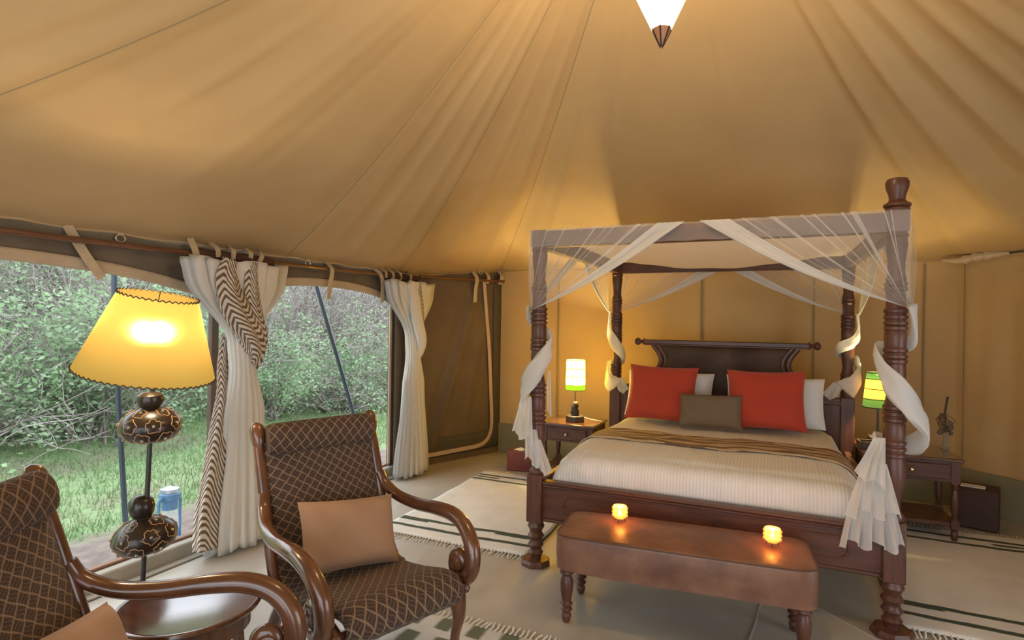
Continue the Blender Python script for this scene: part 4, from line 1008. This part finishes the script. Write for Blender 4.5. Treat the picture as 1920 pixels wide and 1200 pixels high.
# ================================================================ RUGS
GD = (0.055, 0.066, 0.040)
rug_st = []
hw = .575
for s in (-1, 1):
    a = s * .66
    rug_st += [(a - .022 + s * .10, a + .022 + s * .10, -hw, hw), (a - .022 - s * .05, a + .022 - s * .05, -hw, hw)]
    rug_st += [(a + .008, a + .044, -hw, -.32), (a + .008, a + .044, .22, hw)]
rug_mat('rug_striped', (0.76, 0.72, 0.65), (0.69, 0.65, 0.58), GD, rug_st)
st2 = []
for i in range(9):
    x = -.72 + i * .17; st2 += [(.50, .62, x, x + .085), (.30, .44, x + .06, x + .145)]
st2 += [(.20, .225, -.8, .8), (-.225, -.20, -.8, .8), (-.62, -.50, -.6, -.2), (-.62, -.50, .1, .5)]
rug_mat('rug_blocks', (0.68, 0.65, 0.58), (0.58, 0.55, 0.48), (0.14, 0.145, 0.085), st2)
def rug(label, c, w, d, rz, mat):
    t = thing('rug', label, 'rug', (c[0], c[1], 0), rz, 'woven rugs')
    m = MB(); n1, n2 = 30, 44
    m.grid(lambda u, v: ((u - .5) * w + .004 * sin(v * 30), (v - .5) * d + .006 * sin(u * 9), .0105 + .002 * sin(u * 7 + v * 9) - .004 * (abs(2 * v - 1) > .98)), n1, n2)
    m.build('field', mat, t, solid=.006)
    for s in (-1, 1):
        m = MB(); k = int(w / .026); r = random.Random(s + 5)
        for i in range(k):
            x = -w / 2 + (i + .5) * w / k; y = s * d / 2
            m.tube([(x, y - s * .01, .009), (x + r.uniform(-.006, .006), y + s * .025, .006), (x + r.uniform(-.012, .012), y + s * r.uniform(.055, .075), .004)], [.0055, .005, .0045], 4)
        stuff(m.build('fringe', 'fringe', t))
rug('white rug with green stripes left of the bed', (-2.04, 4.36), 1.15, 1.82, .03, 'rug_striped')
rug('tan striped rug lying right of the bed', (1.19, 4.42), 1.15, 1.86, -.02, 'rug_striped')
rug('white rug with olive blocks in front of the armchair', (-.95, 1.96), 1.45, 1.24, .02, 'rug_blocks')

# ================================================================ ARMCHAIRS
def armchair(label, loc, rz, sc):
    t = thing('armchair', label, 'armchair', loc, rz, 'carved plantation chairs'); t.scale = (sc, sc, sc)
    prof = spline([(0, -.405, .33), (0, -.428, .365), (0, -.425, .402), (0, -.385, .430), (0, -.30, .425), (0, -.17, .395), (0, -.02, .372), (0, .09, .378), (0, .155, .425), (0, .20, .52), (0, .245, .65), (0, .295, .80), (0, .335, .93), (0, .355, .99), (0, .372, 1.015)], 5)
    Ls = [0]
    for a, b in zip(prof, prof[1:]): Ls.append(Ls[-1] + (b - a).length)
    n = len(prof) - 1; hwid = .275
    def sl(u, v):
        j = int(round(v * n)); p = prof[j]; q = 2 * u - 1
        tg = (prof[min(j + 1, n)] - prof[max(j - 1, 0)]).normalized(); nn = V(0, -tg.z, tg.y)
        if nn.z < 0 and j < n / 2: nn = -nn
        return V(q * hwid, p.y, p.z) + V(0, -abs(tg.z), abs(tg.y)) * (.022 * (1 - abs(q) ** 5) + .006 * (1 - q * q))
    m = MB(); m.grid(sl, 24, n, uvf=lambda u, v: (u * 2 * hwid, Ls[int(round(v * n))])); m.build('upholstery', 'weave', t, solid=.03, ang=70)
    # rolled head cushion
    def hr(u, v):
        a = 2 * PI * u; q = 2 * v - 1; e_ = (1 - abs(q) ** 8) ** .5 * 1.0; k = .88 + .12 * e_
        c = V(0, .322, .995); d1 = V(0, .30, .954); d2 = V(0, -.954, .30)
        return c + V(q * (hwid - .005), 0, 0) + d1 * (.076 * cos(a) * k) + d2 * (.040 * sin(a) * k + .004)
    m = MB(); m.grid(hr, 24, 30, cu=True, uvf=lambda u, v: (v * 2 * hwid, u * .36 + 1.0)); m.grid(lambda u, v: Vector(hr(u, 0)).lerp(V(-hwid + .005, .320, .995), v), 24, 1, cu=True); m.grid(lambda u, v: Vector(hr(u, 1)).lerp(V(hwid - .005, .320, .995), v), 24, 1, cu=True)
    m.build('head_roll', 'weave', t, ang=70)
    for s in (-1, 1):
        x = s * .297
        st = spline([(x, -.40, .375), (x, -.30, .40), (x, -.12, .365), (x, .04, .345), (x, .13, .385), (x, .19, .50), (x, .245, .66), (x, .30, .83), (x, .345, .96), (x, .372, 1.03)], 5); k = len(st)
        m = MB(); m.tube(st, [.026] * k, 12, sq=.8, ref=(1, 0, 0))
        stile = m.build('side_frame', 'wood_warm', t)
        m = MB(); m.tube(spline([(x, .345, .955), (x, .352, .99), (x, .368, 1.03), (x, .378, 1.062), (x, .38, 1.075)], 3), [.022, .024, .027, .030, .032, .034, .034, .033, .030, .026, .022, .016, .006], 12); m.build('finial', 'wood_warm', stile)
        arm = spline([(s * .30, .268, .765), (s * .315, .235, .705), (s * .34, .15, .655), (s * .36, .02, .640), (s * .372, -.13, .650), (s * .375, -.25, .648), (s * .370, -.34, .615), (s * .362, -.400, .545), (s * .356, -.412, .465), (s * .352, -.385, .405), (s * .35, -.335, .395), (s * .35, -.298, .43), (s * .35, -.30, .475), (s * .35, -.332, .49), (s * .35, -.352, .465), (s * .35, -.335, .448)], 6); k = len(arm)
        rad = [pl([(0, .026), (.1, .030), (.35, .034), (.5, .036), (.66, .033), (.8, .028), (1, .022)], i / (k - 1)) for i in range(k)]
        m = MB(); m.tube(arm, rad, 12, sq=[pl([(0, .8), (.3, 1.0), (.5, 1.05), (1, 1.15)], i / (k - 1)) for i in range(k)], ref=(s, 0, 0)); m.build('arm', 'wood_warm', t)
        MB().lathe([(.016, -.034), (.034, -.026), (.038, 0), (.034, .026), (.016, .034)], 16, (s * .35, -.332, .452), Matrix.Rotation(PI / 2, 3, 'Y')).build('arm_scroll_boss', 'wood_warm', t)
        MB().lathe([(0, -.045), (.014, -.04), (.02, -.025), (.014, -.01), (.018, 0)], 12, (s * .352, -.375, .375)).build('arm_drop', 'wood_warm', t)
        m = MB(); m.tube(spline([(s * .285, -.37, .385), (s * .29, -.395, .31), (s * .29, -.40, .24), (s * .29, -.375, .14), (s * .295, -.385, .06), (s * .30, -.43, .0)], 5), [.042, .044, .046, .046, .044, .041, .038, .036, .034, .032, .030, .028, .026, .025, .024, .024, .023, .022, .021, .021, .022, .023, .025, .027, .028, .028][:26], 12, sq=.75, ref=(1, 0, 0)); m.build('front_leg', 'wood_warm', t)
        m = MB(); m.tube(spline([(s * .29, .06, .36), (s * .292, .13, .27), (s * .292, .19, .17), (s * .292, .27, .07), (s * .292, .34, .0)], 5), [lerp(.034, .024, i / 20) for i in range(21)], 12, sq=.75, ref=(1, 0, 0)); m.build('back_leg', 'wood_warm', t)
        m = MB(); m.tube([(s * .352, -.375, .385), (s * .32, -.375, .375), (s * .285, -.375, .372)], .018, 10); m.build('arm_joint', 'wood_warm', t)
    m = MB(); m.tube([(-.28, -.36, .335), (.28, -.36, .335)], .022, 10); m.build('seat_rail', 'wood_warm', t)
    m = MB(); m.tube([(-.29, .20, .16), (.29, .20, .16)], .016, 10); m.build('stretcher', 'wood_warm', t)
    return t
c1p, c1r = V(-1.693, 2.071, 0), 1.213
c2p, c2r = V(-1.62, .963, 0), 2.10
armchair('brown patterned armchair with scrolled arms facing the rug, tan cushion on it', c1p, c1r, .98)
armchair('brown patterned armchair cut off by the left picture edge', c2p, c2r, .99)
def on_chair(p, r, l): return p + Matrix.Rotation(r, 3, 'Z') @ Vector(l)
q = on_chair(c1p, c1r, (.0, .035, .40))
cushion('lumbar_cushion', 'oblong tan cushion on the armchair before the window', 'cushion', 'tan_cushion', q, .47, .31, .12, .42, c1r, .12, 'tan chair cushions', .04)
q = on_chair(c2p, c2r, (.02, .08, .395))
cushion('lumbar_cushion', 'tan cushion corner at the lower left picture edge', 'cushion', 'tan_cushion', q, .44, .29, .12, .50, c2r, .16, 'tan chair cushions', .04)

# ================================================================ SIDE TABLE
t = thing('side_table', 'round polished wooden side table between the two armchairs', 'table', (-1.98, 1.49, 0))
MB().lathe([(0, .436), (.235, .436), (.246, .442), (.25, .450), (.246, .458), (.236, .461), (.228, .4585), (0, .459)], 56).build('top', 'wood_top', t)
MB().lathe([(.20, .36), (.21, .365), (.212, .436), (.19, .436), (.19, .36)], 48).build('apron', 'wood_warm', t)
for i in range(4):
    a = PI / 4 + i * PI / 2 + .3; turned_leg(.17 * cos(a), .17 * sin(a), 0, .40, .024).build('leg', 'wood_warm', t)
MB().lathe([(0, .13), (.175, .13), (.18, .14), (.175, .15), (0, .15)], 40).build('lower_shelf', 'wood_top', t)

# ================================================================ FLOOR LAMP
lb = V(-2.336, 1.529, 0); lt = V(-2.290, 1.545, 1.42)
fl_ = thing('floor_lamp', 'floor lamp with yellow parchment shade and two studded gourds', 'lamp', lb)
MB().lathe([(.0, 0), (.13, 0), (.135, .012), (.12, .022), (.03, .032), (.014, .05)], 32).build('base', 'stick', fl_)
m = MB(); m.tube([lb + V(0, 0, .03), lb.lerp(lt, .5), lt], .0095, 12); m.build('pole', 'stick', fl_, world=True)
def gourd(cz_, tiltx, tilty, R0, seed, neck, nh):
    r = random.Random(seed); c = lb.lerp(lt, cz_ / 1.42); Rm = Matrix.Rotation(tiltx, 3, 'X') @ Matrix.Rotation(tilty, 3, 'Y')
    prof = [(.012, -.062), (.05, -.060), (.085, -.046), (.106, -.022), (.113, .002), (.108, .026), (.090, .050), (.062, .068), (.04, .076), (.033, .082)]
    prof = [(a * R0 / .113, b * R0 / .113) for a, b in prof]
    sm = spline([V(a, 0, b) for a, b in prof], 4)
    m = MB(); m.lathe([(max(.001, p.x), p.z) for p in sm], 40, c, Rm, cap=False); g_ = m.build('gourd', 'gourd', fl_, world=True)
    zt = prof[-1][1]
    m = MB(); m.lathe([(.026 * neck, zt - .006), (.040 * neck, zt + .010 * nh), (.046 * neck, zt + .030 * nh), (.042 * neck, zt + .050 * nh), (.026 * neck, zt + .063 * nh), (.010, zt + .066 * nh)], 28, c, Rm); m.build('gourd_neck', 'gourd', fl_, world=True)
    def surf(a, k, off):
        i = max(0, min(len(sm) - 1, k * (len(sm) - 1))); j = int(i); f = i - j; p = sm[j].lerp(sm[min(j + 1, len(sm) - 1)], f)
        tg = (sm[min(j + 1, len(sm) - 1)] - sm[max(j - 1, 0)]).normalized(); nr, nz = tg.z, -tg.x
        return c + Rm @ V((p.x + nr * off) * cos(a), (p.x + nr * off) * sin(a), p.z + nz * off)
    rowsg = [(.27, 7, 0), (.52, 7, .45), (.77, 5, 0.1)]
    for kk, cnt, ph in rowsg:
        for i in range(cnt):
            a = 2 * PI * i / cnt + ph + r.uniform(-.08, .08)
            st_ = surf(a, kk, .002); m = MB(); m.sphere(st_, .0065, 8); m.build('stud', 'stud', fl_, world=True)
            pts = []; ra = .026 if kk < .7 else .021; rad_xy = max(.03, (surf(a, kk, 0) - c).to_2d().length); L_ = .30 * R0 / .113
            p1, p2 = r.uniform(0, 6), r.uniform(0, 6)
            for j in range(28):
                q_ = 2 * PI * j / 28; rw = ra * (1 + .12 * sin(5 * q_ + p1) + .08 * sin(9 * q_ + p2))
                pts.append(surf(a + rw * cos(q_) / rad_xy, min(.99, max(.02, kk + rw * sin(q_) / .225)), .0008))
            m = MB(); m.tube(pts, .0017, 5, closed=True); m.build('engraved_outline', 'engraving', fl_, world=True)
gourd(1.080, .03, .0, .112, 3, 1.1, .95)
gourd(.630, .05, -.13, .116, 8, 1.05, 1.35)
# shade: tilted cone with laced rims
ax = V(.205, .010, .985).normalized(); bc = V(-2.317, 1.532, 1.303); RS = ax.to_track_quat('Z', 'Y').to_matrix()
H_, Rb, Rt = .315, .25, .142
shade_mat('shade_floor', [(1.0, (.62, .43, .13))], 0, 1, forward=.5, rough=.68)
m = MB(); m.grid(lambda u, v: bc + RS @ V(lerp(Rb, Rt, v) * cos(2 * PI * u), lerp(Rb, Rt, v) * sin(2 * PI * u), lerp(0, H_, v)), 64, 10, cu=True)
shd = m.build('shade', 'shade_floor', fl_, world=True, ang=60)
for (R_, z_, n_) in ((Rb, 0, 62), (Rt, H_, 40)):
    pts = []
    for i in range(n_ * 4):
        a = 2 * PI * i / (n_ * 4); k = abs(((i / 4) % 1) * 2 - 1); pts.append(bc + RS @ V((R_ + .002) * cos(a), (R_ + .002) * sin(a), z_ + (.004 - .008 * k) ))
    m = MB(); m.tube(pts, .0026, 5, closed=True); m.build('rim_lacing', 'stitch', fl_, world=True)
for k in range(3):
    a = 2 * PI * k / 3 + .9; m = MB(); m.tube([bc + RS @ V(Rt * cos(a), Rt * sin(a), H_ - .004), bc + RS @ V(0, 0, H_ - .03)], .002, 6); m.build('shade_spoke', 'stick', fl_, world=True)
m = MB(); bp = bc + RS @ V(0, 0, .16); m.sphere(bp, .03, 14, (1, 1, 1.2)); m.build('bulb', 'bulb', fl_, world=True)
m = MB(); m.lathe([(.016, -.09), (.018, -.03), (.013, -.03)], 14, bp); m.build('socket', 'stick', fl_, world=True)
m = MB(); m.tube([lt, bp + V(0, 0, -.06)], .008, 8); m.build('neck_rod', 'stick', fl_, world=True)
point_light('floor_lamp_light', bp - lb, FLOORLAMP_W, WARM, .035, fl_)

# ================================================================ PENDANT
pd = thing('pendant_lamp', 'cream tapered pendant lamp with leather tip hanging from the roof', 'lamp', (-.40, 2.228, 2.578))
MB().lathe([(.0, 0), (.004, .002), (.020, .036), (.036, .070), (.0345, .072)], 28).build('leather_tip', 'tip_leather', pd)
for i in range(6):
    a = 2 * PI * i / 6 + .55
    m = MB(); m.tube([(.004 * cos(a), .004 * sin(a), .003), (.0375 * cos(a), .0375 * sin(a), .071)], .0035, 6); m.build('tip_rib', 'dark_iron', pd)
    m = MB(); m.tube([(.0375 * cos(a), .0375 * sin(a), .071), (.182 * cos(a), .182 * sin(a), .38)], .0018, 6); m.build('shade_seam', 'webbing', pd)
m = MB()
def prr(v): return lerp(.036, .182, v / .58) if v < .58 else lerp(.182, .06, (v - .58) / .42)
m.grid(lambda u, v: (prr(v) * cos(2 * PI * u), prr(v) * sin(2 * PI * u), lerp(.07, .62, v)), 30, 12, cu=True)
m.build('shade', 'shade_pendant', pd, ang=40)
MB().lathe([(.062, .612), (.064, .63), (.03, .66), (.01, .68)], 20).build('collar', 'leather', pd)
MB().tube([(0, 0, .67), (0, .001, .85), (0, .002, .985)], .005, 8).build('cord', 'stick', pd)
